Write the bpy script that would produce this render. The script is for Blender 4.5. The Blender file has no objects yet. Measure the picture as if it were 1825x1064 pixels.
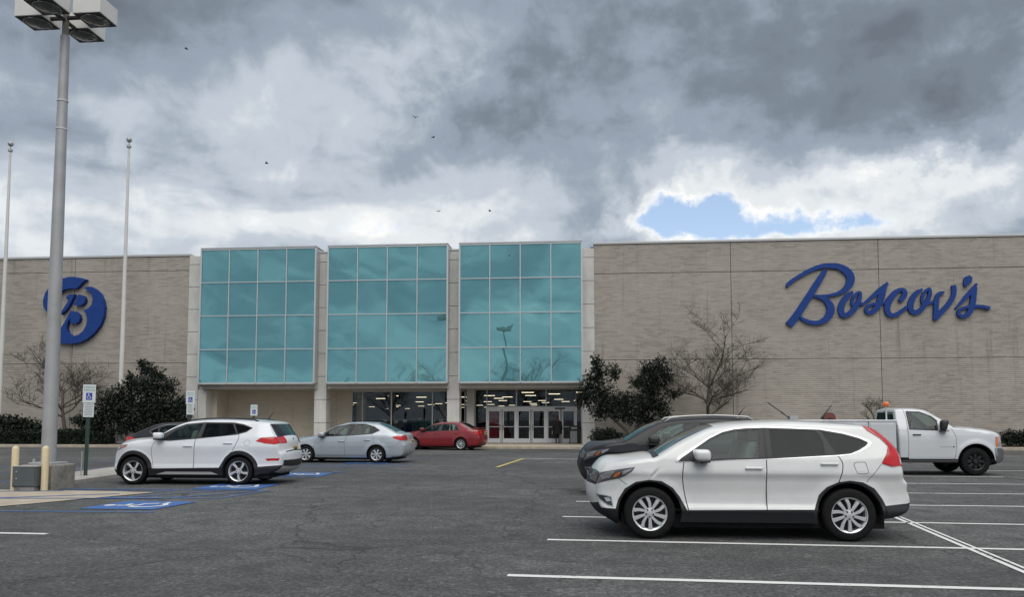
import bpy, bmesh, math, random
import numpy as np
from mathutils import Vector, Matrix
from mathutils.geometry import delaunay_2d_cdt, tessellate_polygon
rad = math.radians
SC = bpy.context.scene
COL = SC.collection

# ------------------------------------------------------------ camera, sky, sun, exposure
EYE = 1.56
YAW = rad(5.1)
PITCH = math.atan(90 / 1371)
cam_d = bpy.data.cameras.new('camera')
cam = bpy.data.objects.new('camera', cam_d)
COL.objects.link(cam)
cam.location = (0, 0, EYE)
cam.rotation_euler = (rad(90) + PITCH, 0, YAW)
cam_d.sensor_width = 36
cam_d.lens = 36 * 1371 / 1825
cam_d.shift_y = 126 / 1825
cam_d.clip_end = 3000
SC.camera = cam
SC.view_settings.view_transform = 'Standard'
SC.view_settings.look = 'None'
SC.view_settings.gamma = 1
SC.view_settings.use_curve_mapping = False
SC.view_settings.exposure = 0.86
SUN_EL, SUN_AZ = rad(60), rad(160)          # azimuth measured clockwise from +Y
sun_d = bpy.data.lights.new('sun', 'SUN')
sun_d.energy = 1.5
sun_d.angle = rad(66)
sun_d.color = (1, .96, .9)
sun = bpy.data.objects.new('sun', sun_d)
COL.objects.link(sun)
sdir = Vector((math.sin(SUN_AZ) * math.cos(SUN_EL), math.cos(SUN_AZ) * math.cos(SUN_EL), math.sin(SUN_EL)))
sun.rotation_euler = sdir.to_track_quat('Z', 'Y').to_euler()

_F0 = Vector((-math.sin(YAW), math.cos(YAW), 0)); _R = Vector((math.cos(YAW), math.sin(YAW), 0))
_F = _F0 * math.cos(PITCH) + Vector((0, 0, math.sin(PITCH)))
_U = -_F0 * math.sin(PITCH) + Vector((0, 0, math.cos(PITCH)))
def ray(x, y): return _F + _R * ((x - 912.5) / 1371) + _U * ((658 - y) / 1371)
def at(x, y, Y):
    d = ray(x, y); return Vector((0, 0, EYE)) + d * (Y / d.y)
def gp(x, y, z=0.):
    d = ray(x, y); return Vector((0, 0, EYE)) + d * ((z - EYE) / d.z)

def N(nt, typ, **kw):
    n = nt.nodes.new(typ)
    for k, v in kw.items():
        if k.startswith('i_'):
            key = k[2:]
            key = int(key) if key.isdigit() else key.replace('_', ' ')
            n.inputs[key].default_value = v
        else: setattr(n, k, v)
    return n
def L(nt, a, ai, b, bi): nt.links.new(a.outputs[ai], b.inputs[bi])
def math_n(nt, op, a, b=None, clamp=False):
    n = nt.nodes.new('ShaderNodeMath'); n.operation = op; n.use_clamp = clamp
    for i, v in enumerate((a, b)):
        if v is None: continue
        if isinstance(v, (int, float)): n.inputs[i].default_value = v
        else: nt.links.new(v, n.inputs[i])
    return n.outputs[0]
def ramp(nt, fac, stops, interp='LINEAR'):
    n = nt.nodes.new('ShaderNodeValToRGB'); cr = n.color_ramp; cr.interpolation = interp
    while len(cr.elements) < len(stops): cr.elements.new(.5)
    for e, (p, c) in zip(cr.elements, stops):
        e.position = p
        e.color = (c, c, c, 1) if isinstance(c, (int, float)) else (*c, 1)
    if fac is not None: nt.links.new(fac, n.inputs[0])
    return n.outputs[0]

def make_world():
    w = bpy.data.worlds.new('World'); SC.world = w; w.use_nodes = True
    nt = w.node_tree; nt.nodes.clear()
    out = N(nt, 'ShaderNodeOutputWorld'); bg = N(nt, 'ShaderNodeBackground'); bg.inputs[1].default_value = .1
    L(nt, bg, 0, out, 0)
    sky = N(nt, 'ShaderNodeTexSky', sky_type='NISHITA', sun_disc=False, sun_elevation=SUN_EL, sun_rotation=SUN_AZ)
    tc = N(nt, 'ShaderNodeTexCoord')
    nrm = N(nt, 'ShaderNodeVectorMath', operation='NORMALIZE'); L(nt, tc, 'Generated', nrm, 0)
    sep = N(nt, 'ShaderNodeSeparateXYZ'); L(nt, nrm, 0, sep, 0)
    zc = math_n(nt, 'ADD', math_n(nt, 'MAXIMUM', sep.outputs[2], 0.), .22)
    px = math_n(nt, 'DIVIDE', sep.outputs[0], zc); py = math_n(nt, 'DIVIDE', sep.outputs[1], zc)
    comb = N(nt, 'ShaderNodeCombineXYZ'); nt.links.new(px, comb.inputs[0]); nt.links.new(py, comb.inputs[1])
    comb.inputs[2].default_value = 3.7
    n1 = N(nt, 'ShaderNodeTexNoise', i_Scale=1.35, i_Detail=5., i_Roughness=.5, i_Distortion=.5); L(nt, comb, 0, n1, 'Vector')
    n2 = N(nt, 'ShaderNodeTexNoise', i_Scale=4.6, i_Detail=9., i_Roughness=.58, i_Distortion=.35); L(nt, comb, 0, n2, 'Vector')
    n3 = N(nt, 'ShaderNodeTexNoise', i_Scale=15., i_Detail=8., i_Roughness=.58, i_Distortion=.5); L(nt, nrm, 0, n3, 'Vector')
    t = math_n(nt, 'ADD', math_n(nt, 'MULTIPLY', math_n(nt, 'SUBTRACT', n1.outputs[0], .5), 1.2),
               math_n(nt, 'MULTIPLY', math_n(nt, 'SUBTRACT', n2.outputs[0], .5), .34))
    t = math_n(nt, 'ADD', t, math_n(nt, 'MULTIPLY', math_n(nt, 'SUBTRACT', n3.outputs[0], .5), .40))
    t = math_n(nt, 'ADD', t, .53)
    wpn = N(nt, 'ShaderNodeTexNoise', i_Scale=17., i_Detail=8., i_Roughness=.62); L(nt, nrm, 0, wpn, 'Vector'); wpc = N(nt, 'ShaderNodeSeparateColor'); L(nt, wpn, 'Color', wpc, 0)
    # where the cloud banks and the one gap of blue lie
    def bank(t, x, y, sx, sy, amp, warp=0.):
        d = ray(x, y).normalized()
        c = d.copy(); az = math.atan2(d.x, d.y); el = math.asin(d.z)
        a = math_n(nt, 'ARCTAN2', sep.outputs[0], sep.outputs[1]); e = math_n(nt, 'ARCSINE', sep.outputs[2])
        da = math_n(nt, 'DIVIDE', math_n(nt, 'SUBTRACT', a, az), sx / 1371); de = math_n(nt, 'DIVIDE', math_n(nt, 'SUBTRACT', e, el), sy / 1371)
        if warp:
            da = math_n(nt, 'ADD', da, math_n(nt, 'MULTIPLY', math_n(nt, 'SUBTRACT', wpc.outputs[0], .5), warp)); de = math_n(nt, 'ADD', de, math_n(nt, 'MULTIPLY', math_n(nt, 'SUBTRACT', wpc.outputs[1], .5), warp))
        q = math_n(nt, 'ADD', math_n(nt, 'MULTIPLY', da, da), math_n(nt, 'MULTIPLY', de, de))
        g = math_n(nt, 'MULTIPLY', math_n(nt, 'POWER', 2.718, math_n(nt, 'MULTIPLY', q, -1.)), amp)
        return math_n(nt, 'ADD', t, g)
    for b in BANKS: t = bank(t, *b)
    cloud = ramp(nt, t, [(0, (7.9, 7.8, 7.45)), (.16, (7.4, 7.35, 7.1)), (.30, (5.6, 5.85, 6.05)), (.46, (3.85, 4.25, 4.75)), (.66, (2.25, 2.65, 3.2)), (.85, (1.45, 1.72, 2.1)), (1., (1.1, 1.3, 1.55))], 'EASE')
    # values above 1 are clipped by the ramp, so scale afterwards
    for n in nt.nodes:
        if n.type == 'VALTORGB':
            for e in n.color_ramp.elements: e.color = (e.color[0] / 10, e.color[1] / 10, e.color[2] / 10, 1)
    sc = N(nt, 'ShaderNodeVectorMath', operation='SCALE'); nt.links.new(cloud, sc.inputs[0]); sc.inputs['Scale'].default_value = 7.9
    cover = ramp(nt, math_n(nt, 'ADD', t, math_n(nt, 'MULTIPLY', math_n(nt, 'SUBTRACT', wpn.outputs[0], .5), .5)), [(-.0, .10), (.27, 1)], 'EASE')
    mix = N(nt, 'ShaderNodeMix', data_type='RGBA'); nt.links.new(cover, mix.inputs[0])
    sks = N(nt, 'ShaderNodeVectorMath', operation='MULTIPLY'); L(nt, sky, 0, sks, 0); sks.inputs[1].default_value = SKYMUL
    L(nt, sks, 0, mix, 6); L(nt, sc, 0, mix, 7)
    L(nt, mix, 2, bg, 0)
SKYMUL = (1., 1., 1.)
BANKS = [(1190, 372, 66, 32, -.44, 3.2), (1160, 404, 74, 24, -.34, 3.2), (1275, 393, 125, 28, -.44, 3.2), (1440, 403, 120, 18, -.36, 3.6), (1700, 330, 160, 50, -.28, 2.8), (1480, 320, 130, 30, -.12, 2.), (1640, 150, 90, 60, .05), (1330, 130, 430, 140, .32, 1.4),
         (1600, 225, 170, 60, .18, 1.8), (960, 190, 220, 80, .16, 1.6), (860, 60, 60, 70, -.12), (480, 130, 330, 150, -.10), (150, 20, 260, 90, .16), (640, 290, 260, 50, .08, 1.5),
         (480, 410, 480, 26, -.10, 1.5), (1300, 290, 200, 45, -.10)]
make_world()

# ------------------------------------------------------------ helpers
def link(o, parent=None):
    COL.objects.link(o)
    if parent is not None: o.parent = parent
    return o
def tag(o, label=None, cat=None, group=None, kind=None):
    if label: o['label'] = label
    if cat: o['category'] = cat
    if group: o['group'] = group
    if kind: o['kind'] = kind
    return o
def empty(name, loc=(0, 0, 0), rz=0., label=None, cat=None, group=None, parent=None):
    o = bpy.data.objects.new(name, None); o.empty_display_size = .2
    o.location = loc; o.rotation_euler = (0, 0, rz)
    link(o, parent); return tag(o, label, cat, group)
def mesh(name, V, Fc, mat, parent=None, smooth=False, loc=None):
    me = bpy.data.meshes.new(name); me.from_pydata([tuple(v) for v in V], [], [tuple(f) for f in Fc]); me.update()
    if smooth: me.shade_smooth()
    if mat: me.materials.append(mat)
    o = bpy.data.objects.new(name, me)
    if loc is not None: o.location = loc
    return link(o, parent)
class MB:
    'collects simple solids into one mesh'
    def __init__(s): s.V = []; s.F = []
    def add(s, V, Fc):
        k = len(s.V); s.V += [tuple(v) for v in V]; s.F += [tuple(i + k for i in f) for f in Fc]; return s
    def box(s, x0, x1, y0, y1, z0, z1):
        return s.add([(x0, y0, z0), (x1, y0, z0), (x1, y1, z0), (x0, y1, z0), (x0, y0, z1), (x1, y0, z1), (x1, y1, z1), (x0, y1, z1)],
                     [(0, 3, 2, 1), (4, 5, 6, 7), (0, 1, 5, 4), (1, 2, 6, 5), (2, 3, 7, 6), (3, 0, 4, 7)])
    def bbox(s, x0, x1, y0, y1, z0, z1, b=.02, seg=2):
        bm = bmesh.new(); bmesh.ops.create_cube(bm, size=1)
        for v in bm.verts: v.co = Vector(((x0 + x1) / 2 + v.co.x * (x1 - x0), (y0 + y1) / 2 + v.co.y * (y1 - y0), (z0 + z1) / 2 + v.co.z * (z1 - z0)))
        bmesh.ops.bevel(bm, geom=bm.edges[:], offset=b, segments=seg, affect='EDGES', profile=.5)
        bm.verts.index_update()
        s.add([v.co[:] for v in bm.verts], [[v.index for v in f.verts] for f in bm.faces]); bm.free(); return s
    def tube(s, pts, radii, n=8, cap=True):
        pts = [Vector(p) for p in pts]
        if isinstance(radii, (int, float)): radii = [radii] * len(pts)
        k = len(s.V); ref = None
        for i, p in enumerate(pts):
            d = (pts[min(i + 1, len(pts) - 1)] - pts[max(i - 1, 0)]).normalized()
            if ref is None: ref = Vector((0, 0, 1)) if abs(d.z) < .9 else Vector((1, 0, 0))
            u = d.cross(ref).normalized(); w = d.cross(u); ref = ref - d * ref.dot(d) if (ref - d * ref.dot(d)).length > .01 else u
            for j in range(n):
                a = 2 * math.pi * j / n
                s.V.append(tuple(p + (u * math.cos(a) + w * math.sin(a)) * radii[i]))
        for i in range(len(pts) - 1):
            for j in range(n):
                a = k + i * n + j; b = k + i * n + (j + 1) % n
                s.F.append((a, b, b + n, a + n))
        if cap:
            s.F.append(tuple(k + j for j in reversed(range(n)))); s.F.append(tuple(k + (len(pts) - 1) * n + j for j in range(n)))
        return s
    def lathe(s, prof, n=24, axis='Z', c=(0, 0, 0), closed=False):
        'prof: (r, h) pairs turned about the axis'
        k = len(s.V); m = len(prof)
        for r, h in prof:
            for j in range(n):
                a = 2 * math.pi * j / n; x, y = r * math.cos(a), r * math.sin(a)
                p = (x, y, h) if axis == 'Z' else (x, h, y) if axis == 'Y' else (h, x, y)
                s.V.append((p[0] + c[0], p[1] + c[1], p[2] + c[2]))
        for i in range(m if closed else m - 1):
            for j in range(n):
                a = k + i * n + j; b = k + i * n + (j + 1) % n; i2 = (i + 1) % m
                s.F.append((a, b, k + i2 * n + (j + 1) % n, k + i2 * n + j))
        return s
    def poly(s, P, y0, y1):
        'polygon in x,z pushed out from y0 (back) to y1 (front)'
        n = len(P); k = len(s.V)
        s.V += [(p[0], y1, p[1]) for p in P] + [(p[0], y0, p[1]) for p in P]
        for t in tessellate_polygon([[Vector((p[0], p[1], 0)) for p in P]]): s.F.append(tuple(k + i for i in t))
        for i in range(n): s.F.append((k + i, k + (i + 1) % n, k + n + (i + 1) % n, k + n + i))
        return s
    def ellip(s, c, r, nu=12, nv=8):
        k = len(s.V)
        for i in range(nv + 1):
            th = math.pi * i / nv
            for j in range(nu):
                a = 2 * math.pi * j / nu
                s.V.append((c[0] + r[0] * math.sin(th) * math.cos(a), c[1] + r[1] * math.sin(th) * math.sin(a), c[2] + r[2] * math.cos(th)))
        for i in range(nv):
            for j in range(nu):
                s.F.append((k + i * nu + j, k + (i + 1) * nu + j, k + (i + 1) * nu + (j + 1) % nu, k + i * nu + (j + 1) % nu))
        return s
    def build(s, name, mat, parent=None, smooth=False, loc=None, auto=None):
        o = mesh(name, s.V, s.F, mat, parent, smooth, loc)
        bm = bmesh.new(); bm.from_mesh(o.data); bmesh.ops.recalc_face_normals(bm, faces=bm.faces[:]); bm.to_mesh(o.data); bm.free()
        if auto is not None:
            o.data.shade_smooth(); o.data.set_sharp_from_angle(angle=rad(auto))
        return o
def catmull(P, n=6, closed=False):
    P = [np.array(p, float) for p in P]; out = []; m = len(P)
    rng = range(m if closed else m - 1)
    for i in rng:
        p1, p2 = P[i], P[(i + 1) % m]
        p0 = P[i - 1] if (i > 0 or closed) else 2 * p1 - p2
        p3 = P[(i + 2) % m] if (closed or i + 2 < m) else 2 * p2 - p1
        for k in range(n):
            t = k / n
            out.append(.5 * ((2 * p1) + (-p0 + p2) * t + (2 * p0 - 5 * p1 + 4 * p2 - p3) * t * t + (-p0 + 3 * p1 - 3 * p2 + p3) * t ** 3))
    if not closed: out.append(P[-1])
    return out

# ------------------------------------------------------------ materials
def mat(name, col=(.5, .5, .5), rough=.6, metal=0., var=0., vscale=8., coat=0., bump=0., bscale=60., emit=None, spec=.5, aniso=(1, 1, 1)):
    m = bpy.data.materials.new(name); m.use_nodes = True; nt = m.node_tree
    p = nt.nodes['Principled BSDF']
    p.inputs['Base Color'].default_value = (*col, 1); p.inputs['Roughness'].default_value = rough; p.inputs['Metallic'].default_value = metal
    p.inputs['Coat Weight'].default_value = coat; p.inputs['Specular IOR Level'].default_value = spec
    if coat: p.inputs['Coat Roughness'].default_value = .04
    if emit: p.inputs['Emission Color'].default_value = (*emit[0], 1); p.inputs['Emission Strength'].default_value = emit[1]
    if var or bump:
        tc = N(nt, 'ShaderNodeTexCoord'); mp = N(nt, 'ShaderNodeMapping'); mp.inputs['Scale'].default_value = aniso
        L(nt, tc, 'Object', mp, 0)
    if var:
        n = N(nt, 'ShaderNodeTexNoise', i_Scale=vscale, i_Detail=6., i_Roughness=.6); L(nt, mp, 0, n, 'Vector')
        c = ramp(nt, n.outputs[0], [(.3, tuple(v * (1 - var) for v in col)), (.7, tuple(min(1, v * (1 + var)) for v in col))])
        nt.links.new(c, p.inputs['Base Color'])
    if bump:
        n = N(nt, 'ShaderNodeTexNoise', i_Scale=bscale, i_Detail=4.); L(nt, mp, 0, n, 'Vector')
        b = N(nt, 'ShaderNodeBump', i_Strength=bump, i_Distance=.02); L(nt, n, 0, b, 'Height'); L(nt, b, 0, p, 'Normal')
    return m
def paint(name, col, metal=0., rough=.35, dirt=.12, coat=.8):
    'clear-coated car paint with patches of thin road film'
    m = mat(name, col, rough, metal, coat=coat, spec=.5 if coat > .5 else .2); nt = m.node_tree; p = nt.nodes['Principled BSDF']
    tc = N(nt, 'ShaderNodeTexCoord')
    n = N(nt, 'ShaderNodeTexNoise', i_Scale=3.5, i_Detail=7., i_Roughness=.65); L(nt, tc, 'Object', n, 'Vector')
    f = math_n(nt, 'MULTIPLY', ramp(nt, n.outputs[0], [(.35, 0), (.75, 1)]), dirt, True)
    mx = N(nt, 'ShaderNodeMix', data_type='RGBA'); nt.links.new(f, mx.inputs[0]); mx.inputs[6].default_value = (*col, 1); mx.inputs[7].default_value = (.20, .18, .15, 1)
    L(nt, mx, 2, p, 'Base Color')
    r = math_n(nt, 'ADD', math_n(nt, 'MULTIPLY', f, .6), .03); nt.links.new(r, p.inputs['Coat Roughness'])
    return m
def glass(name, tint=(.5, .55, .55), refl=.12, rough=0., grad=5.):
    m = bpy.data.materials.new(name); m.use_nodes = True; nt = m.node_tree; nt.nodes.clear()
    out = N(nt, 'ShaderNodeOutputMaterial'); mx = N(nt, 'ShaderNodeMixShader'); L(nt, mx, 0, out, 0)
    t = N(nt, 'ShaderNodeBsdfTransparent'); t.inputs[0].default_value = (*tint, 1)
    g = N(nt, 'ShaderNodeBsdfGlossy'); g.inputs['Roughness'].default_value = rough; g.inputs[0].default_value = (.92, .98, 1, 1)
    fr = N(nt, 'ShaderNodeLayerWeight', i_Blend=.5)
    f = math_n(nt, 'ADD', math_n(nt, 'MULTIPLY', math_n(nt, 'POWER', fr.outputs['Facing'], 4.), .9), refl, True); nt.links.new(f, mx.inputs[0])
    L(nt, t, 0, mx, 1); L(nt, g, 0, mx, 2)
    return m

def asphalt_mat():
    m = mat('asphalt', (.07, .07, .07), .88); nt = m.node_tree; p = nt.nodes['Principled BSDF']
    tc = N(nt, 'ShaderNodeTexCoord')
    big = N(nt, 'ShaderNodeTexNoise', i_Scale=.22, i_Detail=6., i_Roughness=.6); L(nt, tc, 'Object', big, 'Vector')
    mid = N(nt, 'ShaderNodeTexNoise', i_Scale=2.2, i_Detail=8., i_Roughness=.7); L(nt, tc, 'Object', mid, 'Vector')
    fine = N(nt, 'ShaderNodeTexNoise', i_Scale=32., i_Detail=8., i_Roughness=.85); L(nt, tc, 'Object', fine, 'Vector')
    vor = N(nt, 'ShaderNodeTexVoronoi', i_Scale=28.); L(nt, tc, 'Object', vor, 'Vector')
    g = math_n(nt, 'ADD', math_n(nt, 'MULTIPLY', big.outputs[0], .35), math_n(nt, 'MULTIPLY', mid.outputs[0], .3))
    gr = N(nt, 'ShaderNodeTexNoise', i_Scale=16., i_Detail=3., i_Roughness=.7); L(nt, tc, 'Object', gr, 'Vector')
    g = math_n(nt, 'ADD', g, math_n(nt, 'MULTIPLY', fine.outputs[0], .5))
    g = math_n(nt, 'ADD', g, math_n(nt, 'MULTIPLY', math_n(nt, 'SUBTRACT', gr.outputs[0], .5), .5))
    base = ramp(nt, g, [(.44, (.022, .0225, .0225)), (.6, (.070, .071, .070)), (.74, (.17, .17, .165))])
    # small pale chips of stone
    chip = math_n(nt, 'LESS_THAN', vor.outputs['Distance'], .16)
    hue = N(nt, 'ShaderNodeSeparateColor'); L(nt, vor, 'Color', hue, 0)
    chip = math_n(nt, 'MULTIPLY', chip, math_n(nt, 'GREATER_THAN', hue.outputs[0], .82))
    m1 = N(nt, 'ShaderNodeMix', data_type='RGBA'); nt.links.new(chip, m1.inputs[0]); nt.links.new(base, m1.inputs[6]); m1.inputs[7].default_value = (.26, .25, .23, 1)
    # cracks: warped cell edges, broken up by a slow mask
    wv = N(nt, 'ShaderNodeTexNoise', i_Scale=1.1, i_Detail=6., i_Roughness=.65); L(nt, tc, 'Object', wv, 'Vector')
    wm = N(nt, 'ShaderNodeVectorMath', operation='MULTIPLY_ADD'); L(nt, wv, 'Color', wm, 0); wm.inputs[1].default_value = (1.1, 1.1, 0); L(nt, tc, 'Object', wm, 2)
    ck = N(nt, 'ShaderNodeTexVoronoi', feature='DISTANCE_TO_EDGE', i_Scale=.42); L(nt, wm, 0, ck, 'Vector')
    ck2 = N(nt, 'ShaderNodeTexVoronoi', feature='DISTANCE_TO_EDGE', i_Scale=.16); L(nt, wm, 0, ck2, 'Vector')
    msk = ramp(nt, big.outputs[0], [(.44, 0), (.52, 1)])
    c1 = math_n(nt, 'MULTIPLY', ramp(nt, ck.outputs[0], [(0, 1), (.0075, 0)]), msk)
    c2 = ramp(nt, ck2.outputs[0], [(0, 1), (.0042, 0)])
    cr = math_n(nt, 'MAXIMUM', math_n(nt, 'MULTIPLY', c1, .8), math_n(nt, 'MULTIPLY', c2, .9))
    cr = math_n(nt, 'MULTIPLY', cr, ramp(nt, mid.outputs[0], [(.36, 0), (.52, 1)]))
    m2 = N(nt, 'ShaderNodeMix', data_type='RGBA'); nt.links.new(cr, m2.inputs[0]); L(nt, m1, 2, m2, 6); m2.inputs[7].default_value = (.014, .014, .014, 1)
    # oil spots
    oil = N(nt, 'ShaderNodeTexNoise', i_Scale=.9, i_Detail=3.); L(nt, tc, 'Object', oil, 'Vector')
    of = math_n(nt, 'MULTIPLY', ramp(nt, oil.outputs[0], [(.58, 0), (.70, 1)]), .6)
    m3 = N(nt, 'ShaderNodeMix', data_type='RGBA'); nt.links.new(of, m3.inputs[0]); L(nt, m2, 2, m3, 6); m3.inputs[7].default_value = (.03, .03, .031, 1)
    L(nt, m3, 2, p, 'Base Color')
    hgt = math_n(nt, 'SUBTRACT', fine.outputs[0], math_n(nt, 'MULTIPLY', cr, 1.5))
    b = N(nt, 'ShaderNodeBump', i_Strength=.55, i_Distance=.012); nt.links.new(hgt, b.inputs['Height']); L(nt, b, 0, p, 'Normal')
    return m
def worn_paint(name, col, wear=.5):
    m = mat(name, col, .75); nt = m.node_tree; p = nt.nodes['Principled BSDF']
    tc = N(nt, 'ShaderNodeTexCoord')
    n = N(nt, 'ShaderNodeTexNoise', i_Scale=9., i_Detail=10., i_Roughness=.78); L(nt, tc, 'Object', n, 'Vector')
    n2 = N(nt, 'ShaderNodeTexNoise', i_Scale=.8, i_Detail=3.); L(nt, tc, 'Object', n2, 'Vector')
    f = math_n(nt, 'ADD', n.outputs[0], math_n(nt, 'MULTIPLY', math_n(nt, 'SUBTRACT', n2.outputs[0], .5), .5))
    f = ramp(nt, f, [(wear, 0), (wear + .1, 1)])
    mx = N(nt, 'ShaderNodeMix', data_type='RGBA'); nt.links.new(f, mx.inputs[0]); mx.inputs[6].default_value = (*col, 1); mx.inputs[7].default_value = (.075, .075, .074, 1)
    L(nt, mx, 2, p, 'Base Color')
    return m
def brick_mat(name, c1, c2, c3, streak=1.):
    'long thin bricks: raked bed joints of uneven darkness, smoky streaks along the courses'
    m = mat(name, c1, .9); nt = m.node_tree; p = nt.nodes['Principled BSDF']
    tc = N(nt, 'ShaderNodeTexCoord'); sp = N(nt, 'ShaderNodeSeparateXYZ'); L(nt, tc, 'Object', sp, 0)
    h = math_n(nt, 'ADD', sp.outputs[0], sp.outputs[1])
    row = math_n(nt, 'DIVIDE', sp.outputs[2], .112); fr = math_n(nt, 'FRACT', row)
    bed = ramp(nt, math_n(nt, 'ABSOLUTE', math_n(nt, 'SUBTRACT', fr, .5)), [(.33, 0), (.45, 1)])
    cell = N(nt, 'ShaderNodeCombineXYZ'); nt.links.new(math_n(nt, 'FLOOR', math_n(nt, 'ADD', math_n(nt, 'DIVIDE', h, .42), math_n(nt, 'MULTIPLY', math_n(nt, 'FLOOR', row), .5))), cell.inputs[0]); nt.links.new(math_n(nt, 'FLOOR', row), cell.inputs[1])
    wn = N(nt, 'ShaderNodeTexWhiteNoise', noise_dimensions='2D'); L(nt, cell, 0, wn, 'Vector')
    st = N(nt, 'ShaderNodeMapping'); st.inputs['Scale'].default_value = (.9, .9, 11.); L(nt, tc, 'Object', st, 0)
    n = N(nt, 'ShaderNodeTexNoise', i_Scale=1., i_Detail=7., i_Roughness=.7); L(nt, st, 0, n, 'Vector')
    ln = N(nt, 'ShaderNodeMapping'); ln.inputs['Scale'].default_value = (1.6, 1.6, 5.); L(nt, tc, 'Object', ln, 0)
    n4 = N(nt, 'ShaderNodeTexNoise', i_Scale=1., i_Detail=6., i_Roughness=.75); L(nt, ln, 0, n4, 'Vector')
    big = N(nt, 'ShaderNodeTexNoise', i_Scale=.28, i_Detail=4.); L(nt, tc, 'Object', big, 'Vector')
    f = math_n(nt, 'ADD', math_n(nt, 'MULTIPLY', wn.outputs[0], .22), math_n(nt, 'ADD', math_n(nt, 'MULTIPLY', n.outputs[0], .58 * streak), .085))
    f = math_n(nt, 'ADD', f, math_n(nt, 'MULTIPLY', math_n(nt, 'SUBTRACT', big.outputs[0], .5), .45))
    c = ramp(nt, f, [(.2, c3), (.46, c1), (.8, c2)])
    bf = math_n(nt, 'MULTIPLY', bed, ramp(nt, n4.outputs[0], [(.36, .15 * streak ** 2), (.66, .85 * streak ** 2)]))
    mx = N(nt, 'ShaderNodeMix', data_type='RGBA'); nt.links.new(bf, mx.inputs[0]); nt.links.new(c, mx.inputs[6]); mx.inputs[7].default_value = (*[v * .40 for v in c3], 1)
    dr = N(nt, 'ShaderNodeMapping'); dr.inputs['Scale'].default_value = (2.6, 2.6, .12); L(nt, tc, 'Object', dr, 0)
    dn = N(nt, 'ShaderNodeTexNoise', i_Scale=1., i_Detail=5., i_Roughness=.6); L(nt, dr, 0, dn, 'Vector')
    df = math_n(nt, 'MULTIPLY', ramp(nt, dn.outputs[0], [(.58, 0), (.74, 1)]), .55)
    m4 = N(nt, 'ShaderNodeMix', data_type='RGBA'); nt.links.new(df, m4.inputs[0]); L(nt, mx, 2, m4, 6); m4.inputs[7].default_value = (*[v * .6 for v in c3], 1)
    L(nt, m4, 2, p, 'Base Color')
    b = N(nt, 'ShaderNodeBump', i_Strength=.5, i_Distance=.012, invert=True); nt.links.new(bed, b.inputs['Height']); L(nt, b, 0, p, 'Normal')
    return m
def teal_mat():
    m = mat('teal_glass', (.195, .435, .45), .015, .78); nt = m.node_tree; p = nt.nodes['Principled BSDF']
    tc = N(nt, 'ShaderNodeTexCoord'); n = N(nt, 'ShaderNodeTexNoise', i_Scale=.5, i_Detail=0.); L(nt, tc, 'Object', n, 'Vector')
    b = N(nt, 'ShaderNodeBump', i_Strength=.12, i_Distance=.012); L(nt, n, 0, b, 'Height'); L(nt, b, 0, p, 'Normal')
    return m
def leaf_mat(name, dark, light, rough=.5):
    m = mat(name, dark, rough, spec=.3); nt = m.node_tree; p = nt.nodes['Principled BSDF']
    g = N(nt, 'ShaderNodeNewGeometry'); c = ramp(nt, g.outputs['Random Per Island'], [(0, dark), (.7, tuple((a + b) / 2 for a, b in zip(dark, light))), (1, light)])
    nt.links.new(c, p.inputs['Base Color']); return m

M = {}
M['asphalt'] = asphalt_mat()
M['white_line'] = worn_paint('white_line_paint', (.62, .62, .6), .60)
M['faint_line'] = worn_paint('faint_line_paint', (.3, .3, .29), .5)
M['blue_line'] = worn_paint('blue_line_paint', (.05, .11, .26), .55)
M['blue_fresh'] = worn_paint('blue_panel_paint', (.035, .11, .31), .62)
M['yellow_line'] = worn_paint('yellow_line_paint', (.5, .38, .12), .58)
M['concrete'] = mat('concrete', (.34, .32, .29), .9, var=.22, vscale=3., bump=.3)
M['concrete_dark'] = mat('weathered_concrete', (.24, .225, .195), .92, var=.4, vscale=4., bump=.4)
M['tan_concrete'] = mat('tan_concrete', (.36, .31, .245), .9, var=.2, vscale=2.5, bump=.2)
M['column'] = mat('precast_concrete', (.55, .54, .51), .85, var=.14, vscale=1.6, bump=.15, aniso=(1, 1, .5))
M['brick'] = brick_mat('grey_brick', (.37, .332, .286), (.45, .408, .352), (.235, .215, .194))
M['beige_brick'] = brick_mat('beige_brick', (.56, .50, .41), (.60, .54, .45), (.50, .45, .37), .5)
M['coping'] = mat('metal_coping', (.5, .5, .49), .45, .3)
M['joint'] = mat('dark_joint', (.05, .05, .05), .9)
M['teal'] = teal_mat()
M['alu'] = mat('aluminium_frame', (.55, .57, .57), .4, .4)
M['alu_white'] = mat('white_door_frame', (.78, .79, .79), .42)
M['beam'] = mat('beam_paint', (.46, .44, .40), .8, var=.1, vscale=2.)
M['soffit'] = mat('soffit', (.36, .35, .32), .85)
M['shop_glass'] = glass('shop_glass', (.80, .83, .83), .035)
M['sign_blue'] = mat('sign_blue', (.007, .042, .21), .6, spec=.3, var=.12, vscale=3.)
M['sign_side'] = mat('sign_blue_return', (.006, .018, .10), .5)
M['mulch'] = mat('mulch', (.055, .04, .03), .95, var=.4, vscale=14., bump=.6)
M['black'] = mat('black_plastic', (.018, .018, .02), .55)
M['cladding'] = mat('grey_black_cladding', (.018, .019, .022), .6, spec=.3, bump=.05, bscale=400.)
M['dark'] = mat('underbody_black', (.008, .008, .008), .9)
M['gap'] = mat('panel_gap', (.02, .02, .02), .8)
M['rubber'] = mat('tyre_rubber', (.009, .009, .0095), .8, spec=.2, var=.3, vscale=20.)
M['alloy'] = mat('silver_alloy', (.62, .63, .64), .3, .45)
M['alloy_dark'] = mat('dark_alloy', (.03, .03, .032), .4, .4)
M['steel_black'] = mat('black_steel_wheel', (.02, .02, .022), .45, .3)
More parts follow.
